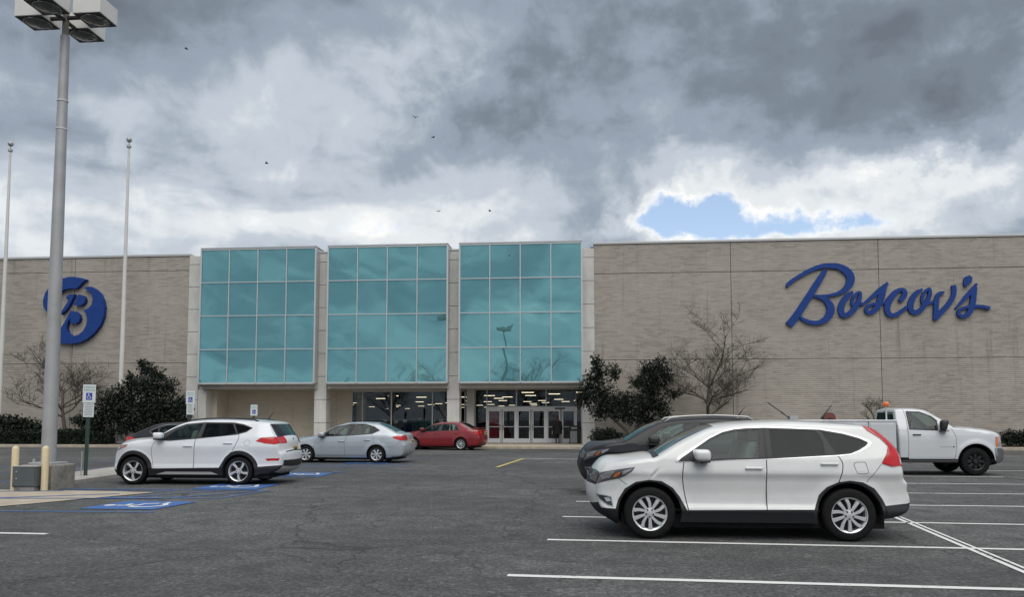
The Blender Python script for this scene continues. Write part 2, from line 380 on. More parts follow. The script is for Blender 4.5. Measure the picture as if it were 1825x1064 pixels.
M['chrome'] = mat('chrome', (.5, .51, .53), .15, 1.)
M['lens_red'] = mat('red_lens', (.46, .007, .010), .15, coat=.5)
M['lens_dark_red'] = mat('dark_red_lens', (.12, .005, .007), .15, coat=.5)
M['lens_clear'] = mat('clear_lens', (.42, .43, .44), .1, .5, coat=1.)
M['lens_smoke'] = mat('headlamp_housing', (.10, .10, .105), .15, .4, coat=1.)
M['amber'] = mat('amber_lens', (.62, .17, .04), .15, coat=1.)
M['glass_front'] = glass('car_glass', (.54, .70, .66), .03)
M['glass_dark'] = glass('privacy_glass', (.07, .073, .08), .02)
M['screen'] = glass('windscreen_glass', (.5, .58, .57), .06)
M['seat'] = mat('seat_fabric', (.24, .225, .2), .9, var=.15)
M['seat_dark'] = mat('dark_seat_fabric', (.06, .06, .062), .9, var=.15)
M['plate'] = mat('plate_yellow', (.55, .47, .2), .5, var=.2, vscale=10.)
M['white_card'] = mat('white_card', (.7, .7, .7), .6)
M['galv'] = mat('galvanised_steel', (.37, .37, .37), .55, .35, var=.12, vscale=2.)
M['lamp_white'] = mat('lamp_housing_white', (.62, .61, .58), .5, var=.06, vscale=1.5)
M['lamp_under'] = mat('lamp_underside', (.02, .02, .02), .5)
M['lamp_lens'] = mat('lamp_lens', (.06, .065, .06), .12, coat=.8)
M['cream'] = mat('bollard_cream', (.60, .50, .32), .6, var=.08, vscale=3.)
M['box_grey'] = mat('utility_box_grey', (.075, .09, .095), .6, var=.12, vscale=3.)
M['post_green'] = mat('green_post', (.03, .055, .045), .6)
M['sign_white'] = mat('sign_white', (.62, .66, .66), .4)
M['sign_green'] = mat('sign_green', (.09, .30, .25), .5)
M['sign_royal'] = mat('sign_royal_blue', (.02, .04, .33), .45)
M['sign_grey'] = mat('sign_print_grey', (.22, .23, .24), .6)
M['bark'] = mat('bark', (.085, .068, .052), .95, var=.3, vscale=9., bump=.5)
M['twig'] = mat('twig', (.055, .045, .036), .95)
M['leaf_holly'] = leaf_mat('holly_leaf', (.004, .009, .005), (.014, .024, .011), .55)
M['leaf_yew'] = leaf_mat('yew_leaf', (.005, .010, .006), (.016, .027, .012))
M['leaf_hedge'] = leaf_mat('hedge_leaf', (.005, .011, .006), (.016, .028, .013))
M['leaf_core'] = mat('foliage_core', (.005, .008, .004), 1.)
M['white_paint'] = paint('pearl_white_paint', (.61, .62, .61), 0., .3)
M['cool_white'] = paint('cool_white_paint', (.66, .68, .71), 0., .3, .08)
M['truck_white'] = paint('truck_white_paint', (.56, .58, .60), 0., .35, .1)
M['silver'] = paint('silver_paint', (.40, .435, .47), .35, .32, .1)
M['red'] = paint('red_paint', (.21, .005, .010), .1, .3, .08)
M['black_paint'] = paint('black_paint', (.006, .007, .011), 0., .5, .03, .42)
M['charcoal'] = paint('charcoal_paint', (.015, .015, .02), 0., .5, .03, .42)
M['grey_paint'] = paint('grey_paint', (.07, .073, .078), 0., .5, .1)
# ------------------------------------------------------------ ground and paint
lot = mesh('parking_lot', [(-900, -900, 0), (900, -900, 0), (900, 900, 0), (-900, 900, 0)], [(0, 1, 2, 3)], M['asphalt'])
tag(lot, 'dark grey cracked asphalt parking lot', 'ground', kind='structure')
def quad(name, P, m, z=.006, parent=lot):
    return mesh(name, [(p[0], p[1], z) for p in P], [tuple(range(len(P)))], m, parent)
_k = [0]
def stripe(a, b, w, m, name='parking_line'):
    a = Vector((a[0], a[1], 0)); b = Vector((b[0], b[1], 0)); d = (b - a).normalized(); n = Vector((-d.y, d.x, 0)) * w / 2
    _k[0] += 1
    # uneven ends and edges
    rng = random.Random(_k[0]); k = max(2, int((b - a).length / .7)); lo, hi = [], []
    for i in range(k + 1):
        p = a.lerp(b, i / k); lo.append(p - n * rng.uniform(.9, 1.08)); hi.append(p + n * rng.uniform(.9, 1.08))
    V = lo + hi; z = .005 + .0008 * (_k[0] % 6)
    o = mesh(name, [(p.x, p.y, z) for p in V], [(i, i + 1, k + 2 + i, k + 1 + i) for i in range(k)], m, lot)
    return o
W = M['white_line']
stripe((-.74, 7.77), (9.5, 7.30), .11, W); stripe((-.44, 10.09), (9.6, 9.65), .10, W); stripe((-.3, 12.47), (9.8, 11.98), .10, W)
stripe((-.1, 14.78), (12.3, 14.55), .10, W); stripe((0, 17.15), (14, 16.95), .10, W); stripe((.1, 19.9), (16, 19.5), .10, W)
stripe((.2, 22.5), (11.37, 22.05), .10, W); stripe((.2, 24.9), (19, 24.6), .09, W)
stripe((4.98, 12.95), (4.45, 8.0), .065, M['white_line']); stripe((5.07, 12.9), (4.55, 8.0), .045, M['white_line']); stripe((5.0, 12.95), (5.6, 19.9), .09, W)
stripe((-2.30, 30.70), (2.2, 30.35), .12, W); stripe((-2.74, 25.2), (-2.30, 30.62), .13, M['yellow_line'])
stripe((-11.8, 10.14), (-7.24, 9.98), .11, W)
for y in (33.6, 36.9): stripe((-34, y + .5), (-8 if y > 35 else -15.4, y), .10, M['faint_line'])
stripe((-9, 34.9), (24, 34.2), .09, M['faint_line'])
stripe((12, 38.6), (40, 37.9), .10, M['faint_line'])
B = M['blue_line']
# accessible bays on the left: outlines, hatching, panels with the wheelchair mark
stripe((-12.5, 12.35), (-7.14, 12.46), .12, B)
def hatch_bay(x0, x1, y0, y1, xt):
    stripe((x0, y0), (x1, y0), .12, B); stripe((x1, y0), (xt, y1), .12, B); stripe((x0, y1), (xt, y1), .12, B)
    n = 5
    for i in range(n):
        a = x0 + (x1 - x0) * i / n
        stripe((a, y0 + .06), (a + (x1 - x0) / n * 1.25, y1 - .06), .12, B, 'hatch_line')
hatch_bay(-12.0, -7.15, 14.75, 16.45, -6.82)
hatch_bay(-12.4, -7.15, 20.3, 22.6, -7.24)
hatch_bay(-12.6, -6.9, 24.6, 26.5, -5.85)
stripe((-12.6, 30.6), (-6.1, 30.8), .12, B); stripe((-14, 33.4), (-9, 33.4), .12, B)
stripe((-19, 18.2), (-13.3, 18.3), .12, B); stripe((-21, 21.3), (-14.3, 21.3), .12, B); stripe((-22, 23.6), (-14.8, 23.7), .12, B); stripe((-19.6, 26.6), (-15, 26.8), .12, B)
stripe((-19, 16.9), (-13.6, 16.9), .12, B)
def wheelchair(name, org, ux, uy, s, m, z, parent, plane='ground'):
    'the seated figure: head, body, wheel, foot; drawn with strokes of one width'
    mb = MB()
    def put(p):
        q = Vector(org) + Vector(ux) * (p[0] * s) + Vector(uy) * (p[1] * s); return q
    def ribbon(P, w):
        P = [np.array(p, float) for p in P]; k = len(mb.V)
        for i, p in enumerate(P):
            d = P[min(i + 1, len(P) - 1)] - P[max(i - 1, 0)]; d /= np.linalg.norm(d); n = np.array([-d[1], d[0]]) * w / 2
            mb.V.append(tuple(put(p + n))); mb.V.append(tuple(put(p - n)))
        for i in range(len(P) - 1): mb.F.append((k + 2 * i, k + 2 * i + 1, k + 2 * i + 3, k + 2 * i + 2))
    mb.add([put((-.09 + .085 * math.cos(a * .5236), .42 + .085 * math.sin(a * .5236))) for a in range(12)], [tuple(range(12))])
    ribbon([(-.10, .31), (-.07, .0), (.14, .0), (.25, -.30), (.36, -.26)], .085)
    ribbon([(-.08, .19), (.13, .19)], .07)
    ribbon([(-.02 + .25 * math.cos(a), -.14 + .25 * math.sin(a)) for a in np.linspace(2.25, 6.05, 18)], .075)
    return mb.build(name, m, parent)
def bay_mark(c, sx, sy, skew=0.):
    p = quad('blue_panel', [(c[0] - sx / 2 - skew, c[1] - sy / 2), (c[0] + sx / 2 - skew, c[1] - sy / 2), (c[0] + sx / 2 + skew, c[1] + sy / 2), (c[0] - sx / 2 + skew, c[1] + sy / 2)], M['blue_fresh'], .0105)
    wheelchair('wheelchair_mark', (c[0], c[1], .0145), (0, 1, 0), (-1, 0, 0), 1.2, W, 0, p)
bay_mark((-7.98, 13.44), 1.38, 1.30, .06); bay_mark((-7.95, 17.35), 1.5, 1.4); bay_mark((-7.9, 21.4), 1.5, 1.1); bay_mark((-7.6, 27.4), 1.6, 1.3)
o = mesh('concrete_slab', [(-15.5, 16.2, .012), (-10.2, 15.95, .012), (-9.05, 15.75, .012), (-10.15, 13.35, .012), (-10.6, 12.6, .012), (-15.5, 9.5, .012)][::-1], [(0, 1, 2, 3, 4, 5)], M['tan_concrete'])
tag(o, 'pale tan concrete slab in front of the cream bollards', 'slab', kind='structure')
for (a, b) in (((-15, 13.9), (-8.2, 14.6)), ((-15, 15.2), (-11.2, 15.9)), ((-13, 13.5), (-9.6, 15.4))):
    s = stripe(a, b, .13, B); [setattr(v.co, 'z', .016) for v in s.data.vertices]

# ------------------------------------------------------------ pavement by the store
KY = 40.85
mb = MB(); mb.bbox(-60, 60, KY, KY + .32, -.2, .15, .03)
o = mb.build('kerb', M['tan_concrete']); tag(o, 'tan concrete kerb along the store pavement', 'kerb', kind='structure')
o = MB().box(-60, 60, KY + .325, 48.0, -.2, .146).build('pavement', M['tan_concrete']); tag(o, 'tan concrete pavement in front of the store', 'pavement', kind='structure')
for x0, x1 in ((-60, -22.8), (1.2, 60)):
    o = MB().box(x0, x1, KY + .6, 44.2, .1, .2).build('planting_bed', M['mulch'])
    tag(o, 'mulched planting bed ' + ('left' if x0 < 0 else 'right') + ' of the entrance', 'planting bed', kind='structure')

# ------------------------------------------------------------ the department store
store = empty('department_store', (0, 44, 0), 0, 'long grey brick department store with three teal glass bays', 'building')
OY = 44.
def sb(mb, name, m, parent=store, **k):
    'build with coordinates relative to the store origin'
    mb.V = [(v[0], v[1] - OY, v[2]) for v in mb.V]
    return mb.build(name, m, parent, **k)
WF = 44.0     # brick face
backing = MB(); backing.box(-62, -22.9, WF + .06, 47, 0, 11.3); backing.box(.6, 62, WF + .06, 47, 0, 11.5); backing.box(-23.1, 1, 45.0, 47, 3.75, 11.2)
sb(backing, 'wall_core', M['joint'])
def brick_wall(xs, zs, ztop, m=M['brick']):
    for i in range(len(xs) - 1):
        for j in range(len(zs) - 1):
            g = .016
            sb(MB().box(xs[i] + g, xs[i + 1] - g, WF, WF + .35, zs[j] + (g if j else 0), zs[j + 1] - (g if j < len(zs) - 2 else 0)), 'wall_panel', m)
brick_wall([-60, -50, -41, -30.75, -23.44], [0, 4.95, 10.55, 11.42], 11.42)
brick_wall([.80, 8.5, 16.55, 24.6, 34, 44, 60], [0, 4.95, 9.92, 11.62], 11.62)
sb(MB().bbox(-60, -23.40, WF - .06, WF + .5, 11.425, 11.56, .015), 'coping', M['coping'])
sb(MB().bbox(.78, 60, WF - .06, WF + .5, 11.625, 11.76, .015), 'coping', M['coping'])
CY0, CY1 = 43.95, 44.75
for ci, c in enumerate((-23.08, -15.215, -7.335, .45)):
    col = sb(MB().box(c - .34, c + .34, CY0 + .03, CY1 - .03, .02, 11.3), 'column', M['joint'])
    z = 0.; hs = [1.75] + [1.60] * 6
    hs = [1.36] * 8 + [.55]
    for k, h in enumerate(hs):
        g = .012
        wv = .36
        sb(MB().bbox(c - wv, c + wv, CY0, CY1, z + g, min(z + h, 11.42) - g, .012, 1), 'concrete_block', M['column'], col)
        z += h
    if ci in (1, 2): sb(MB().bbox(c - .42, c + .42, CY0 - .03, CY1, 11.43, 11.52, .01, 1), 'column_cap', M['coping'], col)
# glass bays
BAYS = [(-22.38, -15.40), (-14.65, -7.60), (-6.89, .10)]
ZB, ZT = 3.67, 11.63
rb = random.Random(4)
pane_me = None
for bi, (x0, x1) in enumerate(BAYS):
    body = sb(MB().box(x0 + .04, x1 - .04, 43.42, 44.98, ZB + .03, ZT - .03), 'glass_bay', M['alu'])
    n = 4; pw = (x1 - x0) / n; ph = (ZT - ZB) / n
    for i in range(n):
        for j in range(n):
            w, h = pw - .045, ph - .045
            cx_, cz_ = x0 + pw * (i + .5), ZB + ph * (j + .5)
            mb = MB(); gx = 6; V = []; Fc = []
            # a slightly pillowed pane, every one set a little differently
            amp = rb.uniform(-.004, .004); am2 = rb.uniform(-.002, .002)
            for a in range(gx + 1):
                for b in range(gx + 1):
                    u, v = a / gx * 2 - 1, b / gx * 2 - 1
                    V.append((u * w / 2, -(1 - u * u) * (1 - v * v) * amp + am2 * math.sin(3 * v + 2 * u), v * h / 2))
            for a in range(gx):
                for b in range(gx): q = a * (gx + 1) + b; Fc.append((q, q + gx + 1, q + gx + 2, q + 1))
            tilt = rb.uniform(-.1, .1)
            o = mesh('pane', V, Fc, M['teal'], body, True)
            o.location = (cx_, 43.36 - OY, cz_); o.rotation_euler = (rb.uniform(-.0012, .0012), 0, rad(tilt))
    t = .026
    for i in range(n + 1):
        x = x0 + pw * i; e = .045 if i in (0, n) else t
        sb(MB().box(x - e, x + e, 43.29, 43.44, ZB - .02, ZT + .02), 'mullion', M['alu'], body)
    for j in range(n + 1):
        z = ZB + ph * j; e = .05 if j in (0, n) else t
        for i in range(n):
            sb(MB().box(x0 + pw * i + (t + .002 if i else .052), x0 + pw * (i + 1) - (t + .002 if i < n - 1 else .052), 43.30, 43.44, z - e, z + e), 'transom', M['alu'], body)
    sb(MB().box(x0 - .04, x1 + .04, 43.27, 44.98, ZT + .055, ZT + .10), 'bay_cap', M['alu'], body)
    for xs_ in (x0, x1):
        sb(MB().box(xs_ - .035, xs_ + .035, 43.445, 44.98, ZB, ZT), 'bay_side', M['coping'], body)
    xa, xb = (x0 - .02, x1 + .02)
    sb(MB().box(xa, xb, 43.75, 44.05, 3.36, ZB - .025), 'beam', M['beam'])
    sb(MB().box(xa, xb, 43.45, 43.73, ZB - .10, ZB - .03), 'beam_ledge', M['beam'])
    sb(MB().box(x0 - .3, x1 + .3, 44.06, 46.6, 3.34, 3.5), 'soffit', M['soffit'])
BK = 46.3
# left bay: blind recess of beige brick
sb(MB().box(-22.9, -15.0, BK, BK + .3, .146, 3.36), 'recess_wall', M['beige_brick'])
sb(MB().box(-22.62, -21.9, 44.76, BK - .005, .146, 3.33), 'recess_wall', M['beige_brick'])
sb(MB().box(-22.7, -22.2, 43.98, 44.75, .146, 3.33), 'recess_wall', M['column'])
sb(MB().box(-14.99, -14.05, BK, BK + .3, .146, 3.36), 'recess_wall', M['beige_brick'])
ln = MB().lathe([(0, -.02), (.07, -.02), (.085, 0)], 16, 'Y', (-14.33, BK - .012, 1.18)); sb(ln, 'hose_valve', M['galv'])
# storefront in the middle bay
sf = sb(MB().box(-14.03, -7.0, BK + .02, BK + .10, .146, .26).box(-14.03, -7.0, BK + .02, BK + .1, 3.26, 3.36), 'storefront', M['alu'])
xm = [-14.03, -13.35, -11.55, -9.0, -7.0]
for i, x in enumerate(xm): sb(MB().box(x - (.035 if i != 1 else .02), x + (.035 if i != 1 else .02), BK, BK + .115, .262, 3.258), 'mullion', M['alu'], sf)
for i in range(len(xm) - 1): sb(MB().box(xm[i] + .037, xm[i + 1] - .037, BK + .05, BK + .06, .262, 3.258), 'pane', M['shop_glass'], sf)
# pier and side glass by the doors
sb(MB().box(-6.8, -6.34, 45.6, BK + .1, .146, 3.34), 'pier', M['column'])
sf2 = sb(MB().box(-6.99, -5.7, BK + .18, BK + .26, .146, .3), 'side_light', M['alu'])
sb(MB().box(-6.33, -5.72, BK + .2, BK + .21, .302, 3.34), 'pane', M['shop_glass'], sf2)
sb(MB().box(-7.0, -6.81, BK + .2, BK + .21, .302, 3.34), 'pane', M['shop_glass'], sf2)
# six doors under a transom
ent = sb(MB().box(-5.70, -.22, BK, BK + .12, 2.17, 2.28), 'door_frame', M['alu_white'])
dx = [-5.66 + i * (5.38 / 6) for i in range(7)]
for i in range(7):
    w = .05 if i % 2 == 0 else .022
    sb(MB().box(dx[i] - w, dx[i] + w, BK, BK + .12, .146, 2.168), 'post', M['alu_white'], ent)
for i in (0, 2, 4, 6):
    sb(MB().box(dx[i] - .03, dx[i] + .03, BK + .01, BK + .1, 2.282, 3.34), 'post', M['alu'], ent)
for i in range(3):
    sb(MB().box(dx[2 * i] + .032, dx[2 * i + 2] - .032, BK + .05, BK + .06, 2.36, 3.34), 'transom_pane', M['shop_glass'], ent)
    sb(MB().box(dx[2 * i] + .032, dx[2 * i + 2] - .032, BK + .03, BK + .09, 2.283, 2.358), 'transom_rail', M['alu'], ent)
sb(MB().box(-1.55, -.95, BK - .06, BK - .002, 2.19, 2.26), 'door_sensor', M['black'], ent)
for i in range(6):
    a, b = dx[i] + .055, dx[i + 1] - .055
    mb = MB(); st = .075
    mb.box(a, a + st, BK + .03, BK + .08, .16, 2.16).box(b - st, b, BK + .03, BK + .08, .16, 2.16)
    mb.box(a + st, b - st, BK + .03, BK + .08, .16, .42).box(a + st, b - st, BK + .03, BK + .08, 2.06, 2.16)
    d = sb(mb, 'door', M['alu_white'])
    sb(MB().box(a + st, b - st, BK + .05, BK + .06, .42, 2.06), 'pane', M['shop_glass'], d)
    sb(MB().box(a + st - .01, b - st + .01, BK - .02, BK + .01, 1.10, 1.145), 'push_bar', M['alu'], d)
    hx = b - st / 2 if i % 2 == 0 else a + st / 2
    if i < 4: sb(MB().tube([(hx, BK + .02, .92), (hx, BK - .05, .94), (hx, BK - .05, 1.24), (hx, BK + .02, 1.26)], .016), 'handle', M['galv'], d)
# right end of the entrance: narrow light, white post, concrete return
sb(MB().box(-.21, .02, BK + .06, BK + .07, .2, 3.34), 'pane', M['shop_glass'], ent)
sb(MB().box(.02, .10, 45.9, BK + .1, .146, 2.3), 'post', M['alu_white'], ent)
sb(MB().box(.105, .80, 44.755, BK + .3, .146, 3.34), 'return_wall', M['column'])
# inside: floor, ceiling, walls, rows of strip lights
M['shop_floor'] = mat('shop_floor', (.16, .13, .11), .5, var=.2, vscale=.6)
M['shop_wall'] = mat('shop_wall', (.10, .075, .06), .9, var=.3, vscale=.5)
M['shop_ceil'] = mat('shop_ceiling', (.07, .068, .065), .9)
M['tube_light'] = mat('strip_light', (.9, .9, .85), .5, emit=((1, .82, .58), 1.7))
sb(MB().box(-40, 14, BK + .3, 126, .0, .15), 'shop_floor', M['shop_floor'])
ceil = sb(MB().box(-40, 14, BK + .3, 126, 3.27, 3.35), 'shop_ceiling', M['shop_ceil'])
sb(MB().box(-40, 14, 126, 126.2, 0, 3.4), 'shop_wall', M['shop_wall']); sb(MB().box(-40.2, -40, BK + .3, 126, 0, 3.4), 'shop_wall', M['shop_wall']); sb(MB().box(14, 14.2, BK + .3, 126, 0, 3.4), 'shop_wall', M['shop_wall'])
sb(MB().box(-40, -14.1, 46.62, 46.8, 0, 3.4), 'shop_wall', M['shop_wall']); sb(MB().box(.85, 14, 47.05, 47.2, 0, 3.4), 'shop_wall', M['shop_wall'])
rl = random.Random(9); lm = None
for j in range(17):
    for i in range(14):
        y = 48.0 + j * 2.9 + j * j * .09; x = -33 + i * 3.3 + (j % 2) * 1.5 + rl.uniform(-.4, .4)
        if rl.random() < .55 or not -.40 * y + 3.5 < x < .02 * y - .3: continue
        if lm is None:
            o = MB().bbox(-.38, .38, -.05, .05, -.03, .0, .008, 1).build('strip_light', M['tube_light'], ceil); lm = o.data
        else: o = link(bpy.data.objects.new('strip_light', lm), ceil)
        o.location = (x, y - OY, 3.265)
M['shop_tan'] = mat('shop_pillar_tan', (.40, .30, .15), .8)
M['shop_brown'] = mat('shop_fascia_brown', (.16, .075, .03), .7)
M['shop_red'] = mat('poster_red', (.28, .012, .025), .6)
sb(MB().box(-13.2, -12.75, 52, 52.5, .15, 3.26), 'shop_pillar', M['shop_tan']); sb(MB().box(-9.2, -8.8, 56, 56.4, .15, 3.26), 'shop_pillar', M['shop_tan'])
sb(MB().box(-11.2, -8.9, 55.3, 55.6, 1.5, 2.6), 'shop_fascia', M['shop_brown']); sb(MB().box(-13.9, -13.4, 46.9, 47.3, .15, 3.26), 'shop_pillar', M['shop_tan'])
o = MB().box(-5.52, -4.93, BK + .14, BK + .15, .45, 2.04).build('poster', M['shop_red']); tag(o, 'red printed poster behind the first glass door', 'poster')
for k in range(9): MB().box(-5.47, -4.98, BK + .131, BK + .138, .62 + k * .15, .655 + k * .15).build('print_line', M['lens_dark_red'], o)
cols = [(.02, .07, .22), (.05, .16, .17), (.02, .05, .13), (.12, .05, .06), (.18, .17, .15), (.03, .03, .04), (.10, .12, .2)]
rk = random.Random(3)
RACKS = [(-13.0, 48.2, 0, 'dark garments on a rail, leftmost rack behind the shop window'), (-11.0, 49.0, 0, 'royal blue garments on a rail behind the shop window'), (-9.9, 47.9, 1, 'pale teal garments on a rail behind the shop window'),
         (-8.3, 49.6, 5, 'black garments on a rail, rightmost rack behind the shop window'), (-4.2, 50.5, 2, 'navy garments on a rail seen through the second door'), (-3.0, 53., 6, 'blue garments on a rail seen through the third door'), (-1.2, 51., 3, 'maroon garments on a rail seen through the last door')]
for (x, y, c, lab) in RACKS:
    r = empty('clothes_rack', (x, y, .15), 0, lab, 'clothes rack', 'clothes racks inside the store')
    gm = mat('garment_cloth', cols[c], .9, var=.3, vscale=4.)
    MB().tube([(-.65, 0, 0), (-.65, 0, 1.42), (.65, 0, 1.42), (.65, 0, 0)], .018).build('rail', M['galv'], r)
    MB().tube([(-.65, -.25, .02), (-.65, .25, .02)], .018).build('foot', M['galv'], r); MB().tube([(.65, -.25, .02), (.65, .25, .02)], .018).build('foot', M['galv'], r)
    for k in range(11):
        xx = -.56 + k * .11; w = rk.uniform(.2, .27); h = rk.uniform(.55, .95)
        MB().add([(xx - .02, -.04, 1.4), (xx + .02, .04, 1.4), (xx - .035, -w, 1.28), (xx + .035, -w, 1.28), (xx - .03, w, 1.28), (xx + .03, w, 1.28), (xx - .045, -w * 1.1, 1.28 - h), (xx + .045, -w * 1.1, 1.28 - h), (xx - .045, w * 1.1, 1.28 - h), (xx + .045, w * 1.1, 1.28 - h)],
                 [(0, 2, 3, 1), (0, 1, 5, 4), (2, 6, 7, 3), (4, 5, 9, 8), (0, 4, 8, 6, 2), (1, 3, 7, 9, 5), (6, 8, 9, 7)]).build('garment', gm, r)
for i, (x, y, h) in enumerate([(-12.35, 48.0, 1.32), (-11.55, 47.6, 1.25), (-10.95, 47.4, 1.3), (-10.2, 48.3, 1.38), (-9.3, 48.2, 1.27), (-8.7, 47.7, 1.3)]):
    s = empty('sale_card_stand', (x, y, .15), 0, ['leftmost', 'second', 'third', 'fourth', 'fifth', 'rightmost'][i] + ' of the white sale cards behind the shop window', 'sign', 'sale cards in the shop window')
    MB().tube([(0, 0, 0), (0, 0, h)], .012, 6).lathe([(0, 0), (.14, 0), (.14, .015), (.02, .03)], 14).build('stand', M['galv'], s)
    MB().box(-.12, .12, -.03, -.016, h - .06, h + .11).build('card', M['white_card'], s)

rs = random.Random(14); dcol = [(.30, .22, .12), (.25, .05, .05), (.04, .08, .25), (.35, .32, .26), (.06, .16, .16), (.10, .06, .12), (.40, .28, .08)]
dm = [mat('merchandise', c, .8, var=.4, vscale=3., emit=None) for c in dcol]
for k in range(46):
    y = rs.uniform(50, 78); x = rs.uniform(-.34, -.005) * y; w = rs.uniform(.3, 1.1); h = rs.uniform(.9, 2.3); z0 = .15 if rs.random() < .7 else rs.uniform(.8, 1.5)
    sb(MB().bbox(x, x + w, y, y + .5, z0, z0 + h * .7, .03, 1), 'display_stand', dm[k % 7])
# ------------------------------------------------------------ signs on the brick
def wpt(px, py, Y=43.88):
    p = at(px, py, Y); return (p.x, p.z)
def script_letter(name, strokes, conv, scale, parent, base):
    mb = MB()
    for si, S in enumerate(strokes):
        P = catmull([(s[0], s[1], s[2]) for s in S], 6); n = len(P); k = len(mb.V)
        pts = []
        for i, p in enumerate(P):
            d = P[min(i + 1, n - 1)][:2] - P[max(i - 1, 0)][:2]; d = d / (np.linalg.norm(d) + 1e-9); nn = np.array([-d[1], d[0]]) * max(p[2], 8) / 2
            a = conv(p[0] + nn[0], p[1] + nn[1]); b = conv(p[0] - nn[0], p[1] - nn[1])
            yf = base - .004 * si - .006 * i / n
            pts.append((a, b, yf))
        for a, b, yf in pts: mb.V += [(a[0], yf, a[1]), (b[0], yf, b[1]), (a[0], 43.99, a[1]), (b[0], 43.99, b[1])]
        for i in range(n - 1):
            q = k + 4 * i
            mb.F += [(q, q + 4, q + 5, q + 1), (q, q + 2, q + 6, q + 4), (q + 1, q + 5, q + 7, q + 3)]
        mb.F += [(k, k + 1, k + 3, k + 2), (k + 4 * (n - 1), k + 4 * (n - 1) + 2, k + 4 * (n - 1) + 3, k + 4 * (n - 1) + 1)]
    return mb.build(name, M['sign_blue'], parent)
c1 = lambda x, y: wpt(1390 + x / 8.185, 460 + y / 8.185, 43.85)
c2 = lambda x, y: wpt(1580 + x / 9.125, 480 + y / 9.125, 43.85)
ss = empty('script_sign', (0, 0, 0), 0, 'large blue script lettering sign on the right brick wall', 'sign')
LET = [
 ('letter_b', c1, [[(105, 420, 36), (135, 365, 52), (280, 265, 54), (430, 182, 58), (600, 118, 64), (740, 108, 70), (870, 125, 88), (985, 195, 112), (1035, 285, 116), (1020, 370, 108), (960, 450, 80), (850, 512, 54), (720, 545, 44), (600, 552, 40), (490, 550, 38)],
                   [(668, 172, 66), (560, 345, 88), (400, 600, 98), (250, 830, 104), (132, 978, 108)],
                   [(540, 562, 36), (640, 590, 62), (715, 660, 98), (745, 745, 112), (715, 840, 104), (640, 910, 80), (540, 943, 64), (430, 932, 60), (340, 892, 46), (295, 845, 26)]]),
 ('letter_o', c1, [[(1068, 495, 42), (990, 550, 76), (920, 645, 88), (893, 740, 92), (912, 818, 82), (962, 836, 70), (1040, 790, 76), (1110, 710, 80), (1158, 610, 66), (1178, 520, 40), (1150, 500, 40), (1105, 535, 42), (1062, 610, 46), (1060, 675, 44), (1110, 690, 40), (1205, 655, 34)]]),
 ('letter_s', c1, [[(1190, 690, 28), (1320, 590, 50), (1450, 475, 66), (1580, 362, 44)], [(1535, 410, 60), (1490, 540, 96), (1440, 680, 92), (1370, 770, 70), (1300, 796, 54), (1258, 755, 50), (1290, 700, 46), (1390, 662, 38), (1545, 648, 40)]]),
 ('letter_c', c2, [[(222, 522, 70), (265, 460, 82), (302, 400, 84), (285, 345, 70), (230, 328, 56), (150, 375, 84), (65, 480, 98), (15, 600, 100), (28, 700, 86), (80, 745, 70), (160, 735, 66), (240, 685, 60), (335, 610, 48)]]),
 ('letter_o', c2, [[(590, 322, 36), (500, 375, 68), (430, 470, 90), (395, 580, 94), (412, 668, 86), (470, 702, 76), (550, 668, 80), (622, 585, 76), (682, 485, 70), (712, 385, 60), (700, 318, 48), (640, 352, 42), (590, 440, 48), (588, 530, 48), (640, 562, 42), (765, 525, 38)]]),
 ('letter_v', c2, [[(945, 372, 28), (865, 395, 62), (822, 480, 76), (810, 600, 82), (800, 825, 72)], [(800, 818, 50), (895, 695, 78), (1015, 565, 76), (1085, 440, 74), (1105, 340, 74), (1095, 258, 70)]]),
 ('apostrophe', c2, [[(1375, 110, 60), (1335, 165, 130), (1300, 225, 90), (1285, 285, 24)]]),
 ('letter_s', c2, [[(1130, 640, 24), (1230, 525, 48), (1350, 390, 66), (1475, 232, 32)], [(1448, 285, 60), (1422, 430, 88), (1395, 600, 92), (1340, 715, 80), (1250, 768, 60), (1178, 728, 56), (1190, 668, 46), (1280, 622, 46), (1420, 600, 50), (1560, 605, 50), (1685, 635, 54)]]),
]
for i, (nm, cv, S) in enumerate(LET): script_letter(nm, S, cv, 1, ss, 43.86 - .012 * (i % 2))
lg = empty('emblem_sign', (0, 0, 0), 0, 'round blue letter emblem on the left brick wall', 'sign')
cl = lambda x, y: wpt(70 + x / 7.885, 485 + y / 7.885, 43.80)
PL = [[(672, 106), (600, 84), (500, 68), (420, 72), (330, 95), (235, 148), (150, 215), (92, 300), (62, 400), (70, 490), (108, 556), (160, 592), (215, 600), (238, 570), (225, 490), (228, 420), (255, 345), (300, 285), (362, 250), (440, 232), (520, 236), (560, 212), (605, 155)],
      [(385, 362), (405, 332), (445, 314), (505, 313), (495, 345), (440, 455), (385, 540), (350, 566), (310, 600), (330, 540), (375, 475), (415, 410), (430, 378), (402, 386)],
      [(556, 318), (600, 322), (640, 348), (656, 390), (642, 438), (605, 468), (550, 478), (498, 462), (528, 385)],
      [(635, 226), (690, 205), (745, 210), (805, 243), (862, 300), (905, 390), (925, 490), (915, 620), (870, 740), (790, 850), (690, 938), (580, 993), (450, 1012), (340, 1005), (270, 985), (225, 950), (240, 900), (285, 830), (345, 740), (395, 650), (452, 545), (520, 556), (568, 600), (582, 650), (562, 705), (512, 730), (460, 718), (440, 690), (466, 645), (425, 675), (398, 730), (390, 790), (410, 850), (450, 888), (500, 898), (560, 880), (620, 835), (665, 760), (683, 680), (675, 610), (632, 538), (700, 510), (745, 455), (763, 390), (748, 315), (712, 268), (665, 246)]]
